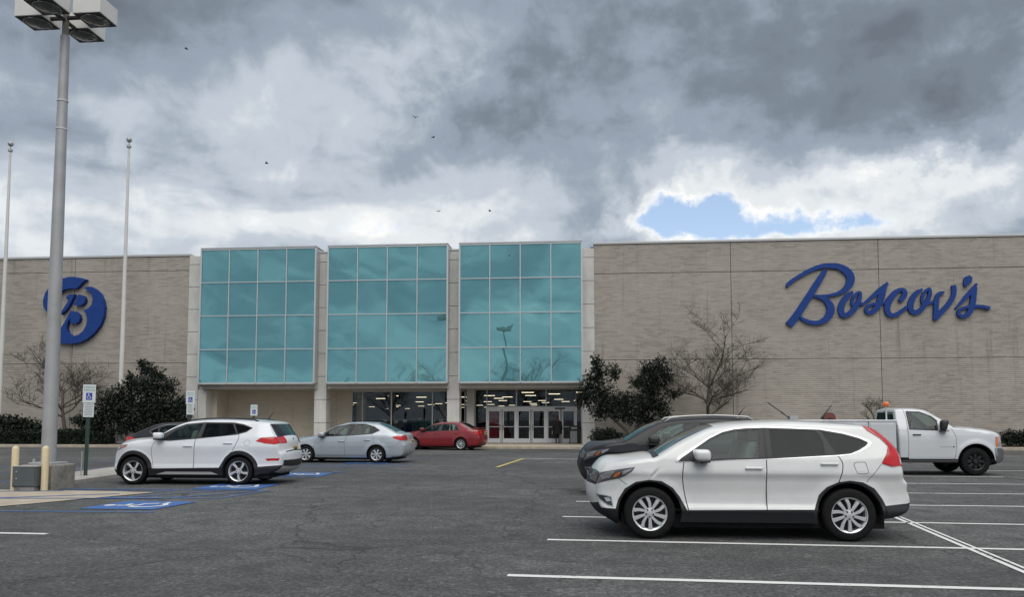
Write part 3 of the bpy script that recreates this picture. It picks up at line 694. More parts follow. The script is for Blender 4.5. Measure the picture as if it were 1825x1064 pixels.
for P in PL:
    MB().poly([cl(*p) for p in P], 43.985, 43.72).build('emblem_piece', M['sign_blue'], lg)
# ------------------------------------------------------------ plants
def bare_tree(name, loc, h, spread, seed, label, parts=True, lean=0., group=None, levels=4, low=.3, cat='tree'):
    rng = random.Random(seed); t = empty(name, loc, 0, label, cat, group)
    trunk, crown = MB(), MB()
    def grow(p, d, ln, r, lev):
        n = 4 if lev < 2 else 3; pts = [p]; rr = [r]; q = p.copy(); dd = d.copy()
        for i in range(n):
            dd = (dd + Vector((rng.gauss(0, .16), rng.gauss(0, .16), rng.gauss(.03, .12)))).normalized()
            q = q + dd * ln / n; pts.append(q.copy()); rr.append(r * (1 - .62 * (i + 1) / n))
        (trunk if lev < 2 else crown).tube(pts, rr, 7 if lev == 0 else 5 if lev == 1 else 3, cap=lev == 0)
        if lev >= levels: return
        kids = [9, 7, 6, 5, 3][lev]
        for k in range(kids):
            f = rng.uniform(low, .98) if lev == 0 else rng.uniform(.25, 1.)
            i = min(int(f * n), n - 1); b = pts[i].lerp(pts[i + 1], f * n - i)
            a = rng.uniform(0, 6.283) if lev else k * 2.4 + rng.uniform(-.4, .4)
            up = rng.uniform(.15, .75) if lev == 0 else rng.uniform(-.1, .5)
            side = Vector((math.cos(a), math.sin(a) * .75, up)).normalized()
            nd = (side * (1.15 if lev == 0 else .85) + dd * (.3 if lev == 0 else .75)).normalized()
            grow(b, nd, (spread * rng.uniform(.75, 1.1) if lev == 0 else ln * rng.uniform(.38, .66)), max(.0085, rr[i] * rng.uniform(.42, .62)), lev + 1)
    grow(Vector((0, 0, 0)), Vector((lean, 0, 1)).normalized(), h * .62, h * .019, 0)
    trunk.build('trunk', M['bark'], t, True); crown.build('crown', M['twig'], t, True)
    return t
def leaves(mb, c, r, n, rng, size, flat=1.):
    for _ in range(n):
        v = Vector((rng.gauss(0, 1), rng.gauss(0, 1), rng.gauss(0, 1))).normalized() * (rng.random() ** .45)
        p = Vector(c) + Vector((v.x * r[0], v.y * r[1], v.z * r[2]))
        nrm = (v + Vector((rng.gauss(0, .6), rng.gauss(0, .6), rng.gauss(.3, .6)))).normalized()
        u = nrm.orthogonal().normalized(); a = rng.uniform(0, 6.28); w = nrm.cross(u)
        u2 = u * math.cos(a) + w * math.sin(a); w2 = nrm.cross(u2); s = size * rng.uniform(.6, 1.3)
        mb.add([p - u2 * s, p - w2 * s * .5 + nrm * s * .12, p + u2 * s, p + w2 * s * .5 + nrm * s * .12], [(0, 1, 2), (0, 2, 3)])
from mathutils import noise as mnoise
def bushy(name, loc, clumps, stems, label, leafm, seed, size=.09, dens=150, cat='shrub', core=.5, group=None):
    'clumps: (x, y, z, rx, ry, rz) around the base; ragged outlines, sprigs reaching out'
    rng = random.Random(seed); t = empty(name, loc, 0, label, cat, group); lf, st, co = MB(), MB(), MB()
    for (x, y, z, a, b, c) in clumps:
        co.ellip((x, y, z), (a * core, b * core, c * core), 8, 6)
        n = int(dens * 14 * (a * b + b * c + a * c) / 3 / (size / .09) ** 2)
        for _ in range(n):
            v = Vector((rng.gauss(0, 1), rng.gauss(0, 1), rng.gauss(0, 1))).normalized()
            f = mnoise.noise(v * 2.6 + Vector((x * 3, z * 3, seed))); rr = (1.0 + 1.0 * f) * rng.random() ** .33 * 1.12
            leaves(lf, (x + v.x * a * rr, y + v.y * b * rr, z + v.z * c * rr), (.03, .03, .03), 1, rng, size)
        for _ in range(int(16 * (a + c))):
            v = Vector((rng.gauss(0, 1), rng.gauss(0, .6), rng.gauss(.25, .9))).normalized(); ln = rng.uniform(.1, .3)
            for k in range(9):
                q = 1.0 + ln * k / 9 / max(a, c) * 1.2
                leaves(lf, (x + v.x * a * q, y + v.y * b * q, z + v.z * c * q), (.05, .05, .05), 1, rng, size * .9)
    for S in stems: st.tube(S[0], S[1], 6)
    if stems: st.build('trunk', M['bark'], t, True)
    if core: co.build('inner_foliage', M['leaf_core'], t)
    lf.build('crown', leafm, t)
    return t
# the pair of leaning hollies to the right of the entrance (one plant, two heads)
bushy('holly_tree', (2.72, 42.2, .2),
      [(-2.45, 0, 2.55, .5, .5, .5), (-2.2, 0, 3.2, .5, .5, .6), (-1.75, 0, 3.9, .45, .5, .55), (-1.9, 0, 4.5, .25, .3, .35), (-.95, 0, 3.9, .35, .4, .4), (-1.5, 0, 2.6, .7, .6, .7), (-1.0, 0, 1.9, .7, .6, .55), (-.3, 0, 2.3, .65, .5, .55), (-.1, 0, 1.5, .6, .5, .4),
       (.6, 0, 2.1, .6, .6, .7), (1.1, 0, 2.7, .65, .6, .7), (1.1, 0, 3.5, .65, .5, .55), (1.45, 0, 4.2, .45, .45, .5), (1.9, 0, 3.7, .35, .4, .4), (.9, 0, 4.05, .4, .4, .35), (.35, 0, 3.35, .35, .4, .3), (1.6, 0, 1.9, .5, .5, .45), (2.3, 0, 2.75, .35, .3, .22), (.9, 0, 1.25, .5, .4, .35), (-1.75, 0, 1.75, .4, .4, .35)],
      [([(0, 0, 0), (-.2, 0, .7), (-1.1, 0, 1.5), (-1.7, 0, 2.8), (-1.9, 0, 4.2)], [.10, .09, .07, .05, .02]), ([(.05, 0, 0), (.2, 0, .7), (.7, 0, 1.8), (1.2, 0, 3.), (1.4, 0, 4.1)], [.10, .09, .07, .05, .02])],
      'dark green twin-headed holly beside the entrance', M['leaf_holly'], 5, .075, 120, 'holly', .34)
bushy('evergreen_shrub', (-25.2, 41.95, .2),
      [(.15, 0, 4.6, .22, .3, .22), (.45, 0, 4.25, .45, .4, .3), (1.0, 0, 3.85, .5, .4, .35), (1.75, 0, 3.2, .5, .5, .5), (.6, 0, 3.2, .9, .7, .8), (-.3, 0, 3.3, .5, .5, .5), (-.55, 0, 3.75, .2, .3, .3), (-1.1, 0, 2.7, .7, .6, .6), (-1.9, 0, 2.4, .6, .6, .5), (-1.0, 0, 1.9, .9, .7, .7), (.3, 0, 2., 1., .8, .8), (1.5, 0, 2.1, .9, .7, .8), (2.2, 0, 1.9, .6, .6, .7), (2.7, 0, 2.1, .4, .4, .5), (-2.1, 0, 1.5, .8, .6, .6), (-3.1, 0, 1.3, .6, .5, .4), (-3.6, 0, 1.25, .35, .4, .25), (-2.6, 0, .9, .7, .6, .4), (-.5, 0, 1., .9, .7, .5), (1., 0, 1., 1., .7, .6), (2.2, 0, 1., .7, .6, .5), (2.9, 0, 1.1, .4, .4, .4)],
      [([(0, 0, 0), (.2, 0, 1.2), (.5, 0, 2.8), (.6, 0, 4.2)], [.12, .09, .05, .02]), ([(.2, 0, 0), (1., 0, 1.), (1.8, 0, 2.6)], [.09, .07, .03]), ([(-.1, 0, 0), (-1., 0, .9), (-1.6, 0, 2.)], [.09, .06, .03])],
      'large sprawling dark evergreen shrub by the left flagpole', M['leaf_yew'], 8, .075, 120, 'shrub', .36)
bushy('juniper', (-32.6, 42.3, .2), [(-1.6, 0, 1.25, .8, .6, .4), (-.6, 0, 1.2, .8, .6, .35), (.4, 0, 1.0, .7, .6, .35), (1.2, 0, .85, .5, .5, .25), (-2.4, 0, 1., .7, .6, .5), (-.4, 0, .7, 1.3, .7, .4)],
      [([(0, 0, 0), (-.6, 0, .9)], [.06, .03])], 'spreading juniper above the clipped hedge at the left edge', M['leaf_yew'], 21, .09, 130)
bushy('box_bush', (1.36, 42.0, .2), [(-.35, 0, .42, .4, .4, .34), (.2, 0, .42, .5, .4, .34), (.55, 0, .3, .3, .35, .25)], [([(0, 0, 0), (0, 0, .4)], [.04, .02])], 'small round clipped bush by the entrance wall', M['leaf_yew'], 31, .06, 300, 'bush')
bushy('box_bush', (22.6, 42.0, .2), [(-.55, 0, .4, .4, .4, .36), (.1, 0, .42, .6, .4, .36), (.9, 0, .4, .6, .4, .34)], [([(0, 0, 0), (0, 0, .4)], [.04, .02])], 'clipped dark bush at the right edge beyond the pickup', M['leaf_hedge'], 33, .06, 300, 'bush')
def hedge(x0, x1, label, seed):
    rng = random.Random(seed); t = empty('hedge', ((x0 + x1) / 2, 41.75, .2), 0, label, 'hedge', 'clipped hedges in the planting bed'); lf = MB(); hw = (x1 - x0) / 2
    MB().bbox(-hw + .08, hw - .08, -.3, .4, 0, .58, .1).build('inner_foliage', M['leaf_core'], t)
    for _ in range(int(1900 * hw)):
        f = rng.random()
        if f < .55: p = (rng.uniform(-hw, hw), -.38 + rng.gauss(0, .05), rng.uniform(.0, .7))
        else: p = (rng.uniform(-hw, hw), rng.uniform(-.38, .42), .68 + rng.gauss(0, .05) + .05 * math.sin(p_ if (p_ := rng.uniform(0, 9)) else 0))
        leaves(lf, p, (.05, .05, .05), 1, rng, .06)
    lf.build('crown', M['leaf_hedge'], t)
hedge(-35.5, -30.3, 'low clipped hedge at the left edge, left of the lamp post', 41); hedge(-30.1, -26.5, 'low clipped hedge between the lamp post and the flagpole', 42)
bare_tree('bare_tree', (-29.75, 42.4, .2), 6.6, 2.5, 12, 'leafless tree behind the lamp post under the round emblem', low=.32)
bare_tree('bare_tree', (6.95, 42.3, .2), 6.6, 3.0, 7, 'leafless tree right of the hollies against the brick wall', low=.3)
bare_tree('bare_shrub', (15.9, 42.4, .2), 3.2, .95, 17, 'small leafless shrub behind the pickup', low=.3, levels=3, cat='shrub')
# the trees across the lot that the glass bays reflect
far = [(-33, -40, 13.5, 5.2, 51), (-23.5, -42, 11.5, 4.6, 52), (-18, -44, 11, 4.4, 53), (-7, -41, 12.5, 5., 54), (-12, -46, 12., 4.8, 55), (-44, -44, 10.5, 4.4, 56), (4, -44, 12, 4.6, 57), (15, -46, 12, 5, 58)]
for i, (x, y, h, s, sd) in enumerate(far):
    bare_tree('distant_tree', (x, y, 0), h, s, sd, 'leafless tree across the lot behind the viewer, mirrored in the glass bays', levels=4 if i < 5 else 3, low=.2, group='trees mirrored in the glass')
# ------------------------------------------------------------ lamp post and its base
def lamp_post(loc, label, scale=1.):
    t = empty('lamp_post', loc, 0, label, 'lamp post'); t.scale = (scale,) * 3
    MB().tube([(0, 0, 0), (0, 0, 5.4), (0, 0, 10.0)], [.155, .13, .098], 20, True).build('pole', M['galv'], t, auto=40)
    for z in (7.75, 8.42): MB().lathe([(.10, z), (.122, z), (.122, z + .03), (.10, z + .03)], 20).build('band', M['lamp_white'], t)
    MB().tube([(0, 0, 10.0), (0, 0, 10.55)], .07, 14).build('neck', M['concrete_dark'], t)
    MB().bbox(-.28, .28, -.28, .28, -.02, .05, .015).tube([(.2, -.2, .04), (.2, -.2, .13)], .03, 6).tube([(-.2, -.2, .04), (-.2, -.2, .13)], .03, 6).build('base_plate', M['galv'], t)
    MB().bbox(-.6, .6, -.04, .04, 10.40, 10.47, .01).bbox(-.04, .04, -.6, .6, 10.33, 10.395, .01).build('cross_arm', M['lamp_under'], t)
    for (x, y) in ((-.70, .0), (.0, -.64), (.73, .0), (.0, .66)):
        b = .335; z = 10.36
        hd = MB().bbox(x - b, x + b, y - b, y + b, z, z + .40, .012, 2).build('lamp_head', M['lamp_white'], t)
        MB().box(x - b + .015, x + b - .015, y - b + .015, y + b - .015, z - .014, z - .002).build('underside', M['lamp_under'], hd)
        MB().lathe([(0, z - .07), (.17, z - .055), (.28, z - .016)], 28, 'Z', (x, y, 0)).build('lens', M['lamp_lens'], hd, True)
        MB().lathe([(.28, z - .03), (.30, z - .03), (.30, z - .016), (.28, z - .016)], 28, 'Z', (x, y, 0), True).build('lens_ring', M['chrome'], hd)
    return t
lamp_post((-12.0, 16.5, .55), 'tall grey four-headed lamp post at the left')
lamp_post((-10.2, -15.7, 0), 'four-headed lamp post behind the viewer, mirrored in the right glass bay', 1.33)
mb = MB(); mb.bbox(-12.4, -11.62, 16.12, 16.9, -.05, .55, .025, 2)
o = mb.build('concrete_base', M['concrete_dark']); tag(o, 'weathered square concrete block under the lamp post', 'concrete block')
# grey cabinet and two bollards
ub = empty('utility_cabinet', (-12.0, 15.9, .012), 0, 'low grey metal utility cabinet between the cream bollards', 'cabinet')
MB().bbox(-.30, .24, -.12, .14, .09, .52, .012).build('body', M['box_grey'], ub)
MB().bbox(-.28, .22, -.135, -.121, .11, .50, .004, 1).build('door', M['box_grey'], ub)
MB().box(-.26, .2, -.1, .12, 0, .088).build('plinth', M['concrete_dark'], ub)
for z in (.25, .40): MB().bbox(-.2, -.17, -.15, -.136, z, z + .03, .004, 1).build('latch', M['galv'], ub)
MB().bbox(-.31, .25, -.135, .15, .522, .536, .004, 1).build('lid', M['galv'], ub)
for i, p in enumerate(((-12.32, 15.88), (-11.68, 15.96))):
    o = MB().lathe([(0, 0), (.072, 0), (.072, .90), (.062, .94), (.035, .965), (0, .975)], 20).build('bollard', M['cream'], None, auto=35, loc=(p[0], p[1], .012))
    tag(o, ('cream steel bollard left of the grey cabinet', 'cream steel bollard in front of the lamp post')[i], 'bollard', 'cream bollards')
mb = MB(); P = [(-12.12, 17.58), (-13.75, 33.6), (-15.5, 33.6), (-13.5, 17.58)]; Q = [(-12.20, 17.587), (-13.83, 33.5), (-15.42, 33.5), (-13.42, 17.587)]
mb.add([(x, y, -.05) for x, y in P] + [(x, y, .10) for x, y in P] + [(x, y, .14) for x, y in Q], [(0, 1, 5, 4), (1, 2, 6, 5), (2, 3, 7, 6), (3, 0, 4, 7), (4, 5, 9, 8), (5, 6, 10, 9), (6, 7, 11, 10), (7, 4, 8, 11), (8, 9, 10, 11)])
o = mb.build('island_kerb', M['concrete']); tag(o, 'raised concrete island running back from the lamp post base', 'island', kind='structure')
# ------------------------------------------------------------ accessible parking signs
def text_mesh(name, body, size, m, parent, loc, align='CENTER'):
    c = bpy.data.curves.new(name, 'FONT'); c.body = body; c.size = size; c.align_x = align; c.extrude = .0008; c.resolution_u = 3
    o = bpy.data.objects.new(name, c); COL.objects.link(o); dg = bpy.context.evaluated_depsgraph_get(); me = bpy.data.meshes.new_from_object(o.evaluated_get(dg))
    bpy.data.objects.remove(o); me.materials.clear(); me.materials.append(m)
    o = link(bpy.data.objects.new(name, me), parent); o.location = loc; o.rotation_euler = (rad(90), 0, 0); return o
def parking_sign(loc, h, label, rz=0., tilt=0., low=True):
    t = empty('parking_sign', loc, rz, label, 'sign', 'reserved parking signs'); t.rotation_euler = (0, tilt, rz)
    MB().box(-.03, .03, -.015, .015, 0, h - .02).box(-.045, -.03, -.03, .015, 0, h - .02).box(.03, .045, -.03, .015, 0, h - .02).build('post', M['post_green'], t)
    MB().box(-.11, -.085, .02, .045, 0, .62).build('post_stub', M['galv'], t)
    p = MB().bbox(-.145, .145, -.045, -.034, h - .47, h, .004, 1).build('upper_panel', M['sign_white'], t)
    text_mesh('lettering', 'RESERVED', .054, M['sign_green'], p, (0, -.047, h - .085)); text_mesh('lettering', 'PARKING', .058, M['sign_green'], p, (0, -.047, h - .16))
    MB().box(-.068, .068, -.0475, -.046, h - .39, h - .21).build('blue_square', M['sign_royal'], p)
    wheelchair('wheelchair_symbol', (.0, -.049, h - .30), (1, 0, 0), (0, 0, 1), .155, M['sign_white'], 0, p)
    if low:
        q = MB().bbox(-.12, .12, -.043, -.034, h - .83, h - .485, .004, 1).build('lower_panel', M['sign_white'], t)
        rng = random.Random(int(h * 100))
        for k in range(7):
            w = rng.uniform(.05, .095); MB().box(-w, w, -.0445, -.0435, h - .53 - k * .042, h - .515 - k * .042).build('print_line', M['sign_grey'], q)
    return t
parking_sign((-12.52, 18.6, .14), 2.31, 'reserved parking sign on a green post, nearest of the three', .62, .01)
parking_sign((-13.7, 26, .14), 2.42, 'reserved parking sign above the roof of the white hatchback SUV', .6)
parking_sign((-14.0, 32., .14), 2.05, 'farthest reserved parking sign, in front of the blind brick recess', .6, 0, False)
# ------------------------------------------------------------ flagpoles
for i, x in enumerate((-26.68, -34.2)):
    t = empty('flagpole', (x, 42.6, .15), 0, ('bare white flagpole rising from the evergreen shrub', 'bare white flagpole at the left edge')[i], 'flagpole', 'flagpoles')
    MB().tube([(0, 0, 0), (0, 0, 8), (0, 0, 17.58)], [.15, .12, .06], 14).build('pole', M['lamp_white'], t, auto=40)
    MB().lathe([(.055, 17.58), (.13, 17.584), (.13, 17.70), (.03, 17.74), (.03, 17.90)], 14).build('truck', M['galv'], t)
    MB().ellip((0, 0, 18.05), (.16, .16, .16), 16, 10).build('ball', M['galv'], t, True)
    MB().lathe([(.28, 0), (.28, .1), (.16, .18)], 16).build('base_collar', M['lamp_white'], t)
# ------------------------------------------------------------ bin and person at the door
t = empty('litter_bin', (-.40, 45.55, .146), 0, 'black litter bin with grey panel beside the doors', 'litter bin')
MB().bbox(-.27, .27, -.27, .27, 0, .86, .02).build('body', M['black'], t); MB().bbox(-.22, .18, -.284, -.271, .05, .74, .006, 1).build('panel', mat('bin_panel', (.22, .24, .25), .6), t)
MB().bbox(-.29, .29, -.29, .29, .97, 1.06, .03).build('lid', M['black'], t)
for x in (-.26, .26):
    for y in (-.26, .26): MB().box(x - .018, x + .018, y - .018, y + .018, .855, .975).build('lid_post', M['black'], t)
MB().ellip((-.05, -.15, .91), (.13, .08, .06), 8, 6).build('paper_litter', M['white_card'], t)
def person(loc):
    t = empty('person', loc, 0, 'person in a long black coat walking in through the doors', 'person')
    J = dict(pel=(0, 0, .86), chest=(0, -.01, 1.12), sh=(0, -.02, 1.30), neck=(0, -.01, 1.40), head=(0, .02, 1.47), top=(0, .02, 1.53),
             hl=(-.09, 0, .80), kl=(-.085, .06, .45), al=(-.08, -.02, .09), fl=(-.08, .13, .035), hr=(.09, 0, .80), kr=(.085, .02, .45), ar=(.09, -.12, .12), fr=(.09, .02, .04),
             sl=(-.17, -.01, 1.27), el=(-.23, -.03, 1.0), wl=(-.22, .08, .80), ml=(-.22, .12, .72), sr=(.17, -.01, 1.27), er=(.24, .0, 1.0), wr=(.24, .12, .82), mr=(.24, .16, .74))
    R = dict(pel=.15, chest=.15, sh=.13, neck=.055, head=.095, top=.07, hl=.095, kl=.065, al=.045, fl=.04, hr=.095, kr=.065, ar=.045, fr=.04, sl=.075, el=.055, wl=.038, ml=.035, sr=.075, er=.055, wr=.038, mr=.035)
    E = [('pel', 'chest'), ('chest', 'sh'), ('sh', 'neck'), ('neck', 'head'), ('head', 'top'), ('pel', 'hl'), ('hl', 'kl'), ('kl', 'al'), ('al', 'fl'), ('pel', 'hr'), ('hr', 'kr'), ('kr', 'ar'), ('ar', 'fr'), ('sh', 'sl'), ('sl', 'el'), ('el', 'wl'), ('wl', 'ml'), ('sh', 'sr'), ('sr', 'er'), ('er', 'wr'), ('wr', 'mr')]
    ks = list(J); me = bpy.data.meshes.new('body'); me.from_pydata([J[k] for k in ks], [(ks.index(a), ks.index(b)) for a, b in E], []); me.update()
    o = link(bpy.data.objects.new('body', me)); md = o.modifiers.new('skin', 'SKIN'); sv = me.skin_vertices[0].data
    for k, v in zip(ks, sv): v.radius = (R[k], R[k] * .8); v.use_root = k == 'pel'
    o.modifiers.new('sub', 'SUBSURF').levels = 2; o.modifiers['sub'].render_levels = 2
    dg = bpy.context.evaluated_depsgraph_get(); me2 = bpy.data.meshes.new_from_object(o.evaluated_get(dg)); bpy.data.objects.remove(o)
    me2.materials.append(mat('dark_trousers', (.014, .015, .022), .8)); b = link(bpy.data.objects.new('body', me2), t); me2.shade_smooth()
    coat = MB(); ring = [(1.36, .10, .09), (1.30, .20, .12), (1.15, .225, .15), (.95, .22, .155), (.75, .245, .17), (.56, .26, .18)]
    n = 20; V = []
    for z, a, c in ring: V += [(a * math.cos(2 * math.pi * j / n), c * math.sin(2 * math.pi * j / n) + .01 * math.sin(5 * j), z) for j in range(n)]
    coat.add(V, [(i * n + j, i * n + (j + 1) % n, (i + 1) * n + (j + 1) % n, (i + 1) * n + j) for i in range(len(ring) - 1) for j in range(n)])
    for s in (-1, 1): coat.tube([(s * .15, -.01, 1.28), (s * .235, -.03, 1.02), (s * .235, .08, .80)], [.085, .075, .06], 10)
    coat.build('coat', mat('black_coat', (.006, .006, .008), .85), t, True)
    MB().ellip((0, .0, 1.465), (.105, .12, .125), 14, 10).ellip((0, -.06, 1.38), (.10, .06, .12), 12, 8).build('hair', mat('auburn_hair', (.07, .022, .016), .7, var=.3, vscale=30.), t, True)
    MB().bbox(-.33, -.27, -.02, .2, .55, .75, .02).tube([(-.30, 0, .74), (-.27, .06, .84), (-.30, .18, .74)], .008, 5).build('handbag', mat('tan_bag', (.22, .15, .09), .7), t)
    return t
person((-1.37, 45.35, .146))
# ------------------------------------------------------------ birds
birds = [((-14.95, 35, 13.84), 'small dark bird low over the left glass bay, wings raised'), ((-7.13, 38, 12.14), 'small dark bird just above the roofline, left of a pair'), ((-4.52, 38, 12.08), 'small dark bird just above the roofline, right of a pair'), ((-6.85, 35, 14.86), 'small dark bird in the middle of the sky, lower of two'), ((-7.94, 36, 16.25), 'small dark bird in the middle of the sky, upper of two'), ((-18.59, 34, 19.19), 'small dark bird high at the upper left')]
bm_ = mat('bird_dark', (.03, .03, .03), .8)
for i, (p, lab) in enumerate(birds):
    t = empty('bird', p, i * 1.3, lab, 'bird', 'birds over the store'); t.scale = (.62,) * 3; up = .10 if i % 2 == 0 else .02
    MB().tube([(-.13, 0, 0), (-.08, 0, .005), (0, 0, 0), (.09, 0, 0), (.16, 0, 0)], [.012, .03, .04, .022, .006], 8).build('body', bm_, t, True)
    for s in (-1, 1): MB().add([(-.06, 0, .01), (.05, 0, .01), (.045, s * .11, up), (-.06, s * .10, up), (.07, s * .25, up * .6), (.01, s * .22, up * .6), (-.06, 0, .018), (.05, 0, .018), (.045, s * .11, up + .008), (-.06, s * .10, up + .008), (.01, s * .22, up * .6 + .006)], [(0, 1, 2, 3), (3, 2, 4, 5), (6, 9, 8, 7), (9, 10, 4, 8), (0, 3, 9, 6), (3, 5, 10, 9), (1, 7, 8, 2), (2, 8, 4)]).build('wing', bm_, t)
# ------------------------------------------------------------ vehicles
def inside(P, poly):
    'points inside polygon, vectorised'
    P = np.asarray(P); poly = np.asarray(poly); x, y = P[:, 0], P[:, 1]; r = np.zeros(len(P), bool); n = len(poly); j = n - 1
    for i in range(n):
        xi, yi = poly[i]; xj, yj = poly[j]
        c = ((yi > y) != (yj > y)) & (x < (xj - xi) * (y - yi) / (yj - yi + 1e-12) + xi); r ^= c; j = i
    return r
def seg_dist(P, L_):
    P = np.asarray(P)[:, None, :]; A = np.asarray(L_)[:-1][None]; B_ = np.asarray(L_)[1:][None]; d = B_ - A
    t = np.clip(((P - A) * d).sum(2) / ((d * d).sum(2) + 1e-12), 0, 1); q = A + d * t[..., None]; D = np.sqrt(((P - q) ** 2).sum(2))
    k = D.argmin(1); return D[np.arange(len(k)), k], k
def ribbon_poly(P, w):
    P = [np.array(p, float) for p in P]; a, b = [], []
    for i, p in enumerate(P):
        d = P[min(i + 1, len(P) - 1)] - P[max(i - 1, 0)]; d = d / (np.linalg.norm(d) + 1e-9); n = np.array([-d[1], d[0]]) * w / 2
        a.append(p + n); b.append(p - n)
    return a + b[::-1]
def wheel(parent, x, y, r, rr, width, style, side):
    'side -1: outer face towards -y'
    w = empty('wheel', (x, y, r), 0, parent=parent); s = side; h = width / 2
    prof = [(rr, -h * .8), (rr + .012, -h * .98), (r * .86, -h * 1.02), (r * .955, -h * .9), (r * .995, -h * .6), (r, 0), (r * .995, h * .6), (r * .955, h * .9), (r * .86, h * 1.02), (rr + .012, h * .98), (rr, h * .8)]
    MB().lathe(prof, 40, 'Y', closed=True).build('tyre', M['rubber'], w, auto=50)
    def Yo(d): return s * (h * .95 - d)
    rim = MB().lathe([(rr * .97, Yo(.004)), (rr * 1.015, Yo(-.004)), (rr * 1.02, Yo(.02)), (rr * .93, Yo(.03)), (rr * .9, Yo(.1)), (rr * .92, Yo(.17))], 40, 'Y')
    am = M['steel_black'] if style == 'steel' else M['alloy']
    rim.build('rim', am, w, auto=40)
    MB().lathe([(0, Yo(.12)), (rr * .95, Yo(.12))], 32, 'Y').build('brake_disc', M['alloy_dark'], w)
    sp = MB()
    def spoke(a0, r0, w0, a1, r1, w1, d0=.012, d1=.016):
        V = []
        for (a, q, ww, d) in ((a0, r0, w0, d0), ((a0 + a1) / 2, (r0 + r1) / 2, (w0 + w1) / 2, min(d0, d1) - .004), (a1, r1, w1, d1)):
            c = np.array([math.cos(a), math.sin(a)]) * q; t = np.array([-math.sin(a), math.cos(a)]) * ww / 2
            for (pp, dd) in ((c - t, d + .012), (c - t * .7, d), (c + t * .7, d), (c + t, d + .012), (c, d + .06)): V.append((pp[0], Yo(dd), pp[1]))
        sp.add(V, [(k + 5 * i, k + 1 + 5 * i, k + 6 + 5 * i, k + 5 + 5 * i) for i in range(2) for k in range(3)] + [(3 + 5 * i, 4 + 5 * i, 9 + 5 * i, 8 + 5 * i) for i in range(2)] + [(4 + 5 * i, 0 + 5 * i, 5 + 5 * i, 9 + 5 * i) for i in range(2)])
    tau = 2 * math.pi
    if style == 'crv':
        for k in range(5):
            a = tau * k / 5 + 1.9
            spoke(a - .46, rr * .26, rr * .15, a - .16, rr * 1.0, rr * .25); spoke(a + .34, rr * .26, rr * .15, a + .34, rr * 1.0, rr * .27)
    elif style == 'twist':
        for k in range(5):
            a = tau * k / 5 - 1.5; spoke(a - .25, rr * .15, rr * .16, a + .02, rr * .98, rr * .30); 
    elif style == 'cap':
        for k in range(7):
            a = tau * k / 7 + .3; spoke(a, rr * .25, rr * .2, a, rr * .95, rr * .42)
    elif style == 'multi':
        for k in range(10):
            a = tau * k / 10; spoke(a, rr * .2, rr * .12, a, rr * .97, rr * .22)
    elif style == 'steel':
        for k in range(8):
            a = tau * k / 8; spoke(a, rr * .4, rr * .3, a, rr * .9, rr * .45, .03, .03)
    sp.lathe([(0, Yo(.004)), (rr * .14, Yo(.004)), (rr * .3, Yo(.014)), (rr * .32, Yo(.05))], 24, 'Y')
    sp.build('spokes', am, w, auto=35)
    if style == 'twist':
        for k in range(5):
            a = tau * k / 5 - 1.5 + .30; MB().box(-.012, .012, 0, .01, rr * .3, rr * .9).build('spoke_insert', M['alloy_dark'], w, loc=(0, Yo(.03), 0)).rotation_euler[1] = -a + math.pi / 2
    nt_ = MB()
    for k in range(5):
        a = tau * k / 5 + .9; nt_.lathe([(0, Yo(-.004)), (.011, Yo(-.002)), (.013, Yo(.02))], 8, 'Y', (rr * .22 * math.cos(a), 0, rr * .22 * math.sin(a)))
    nt_.build('lug_nuts', M['alloy_dark'], w)
    return w
def np_interp_s(z, pts, sm=.025):
    xs = [p[0] for p in pts]; ys = [p[1] for p in pts]
    return sum(np.interp(z + d * sm, xs, ys) for d in (-1, -.5, 0, .5, 1)) / 5
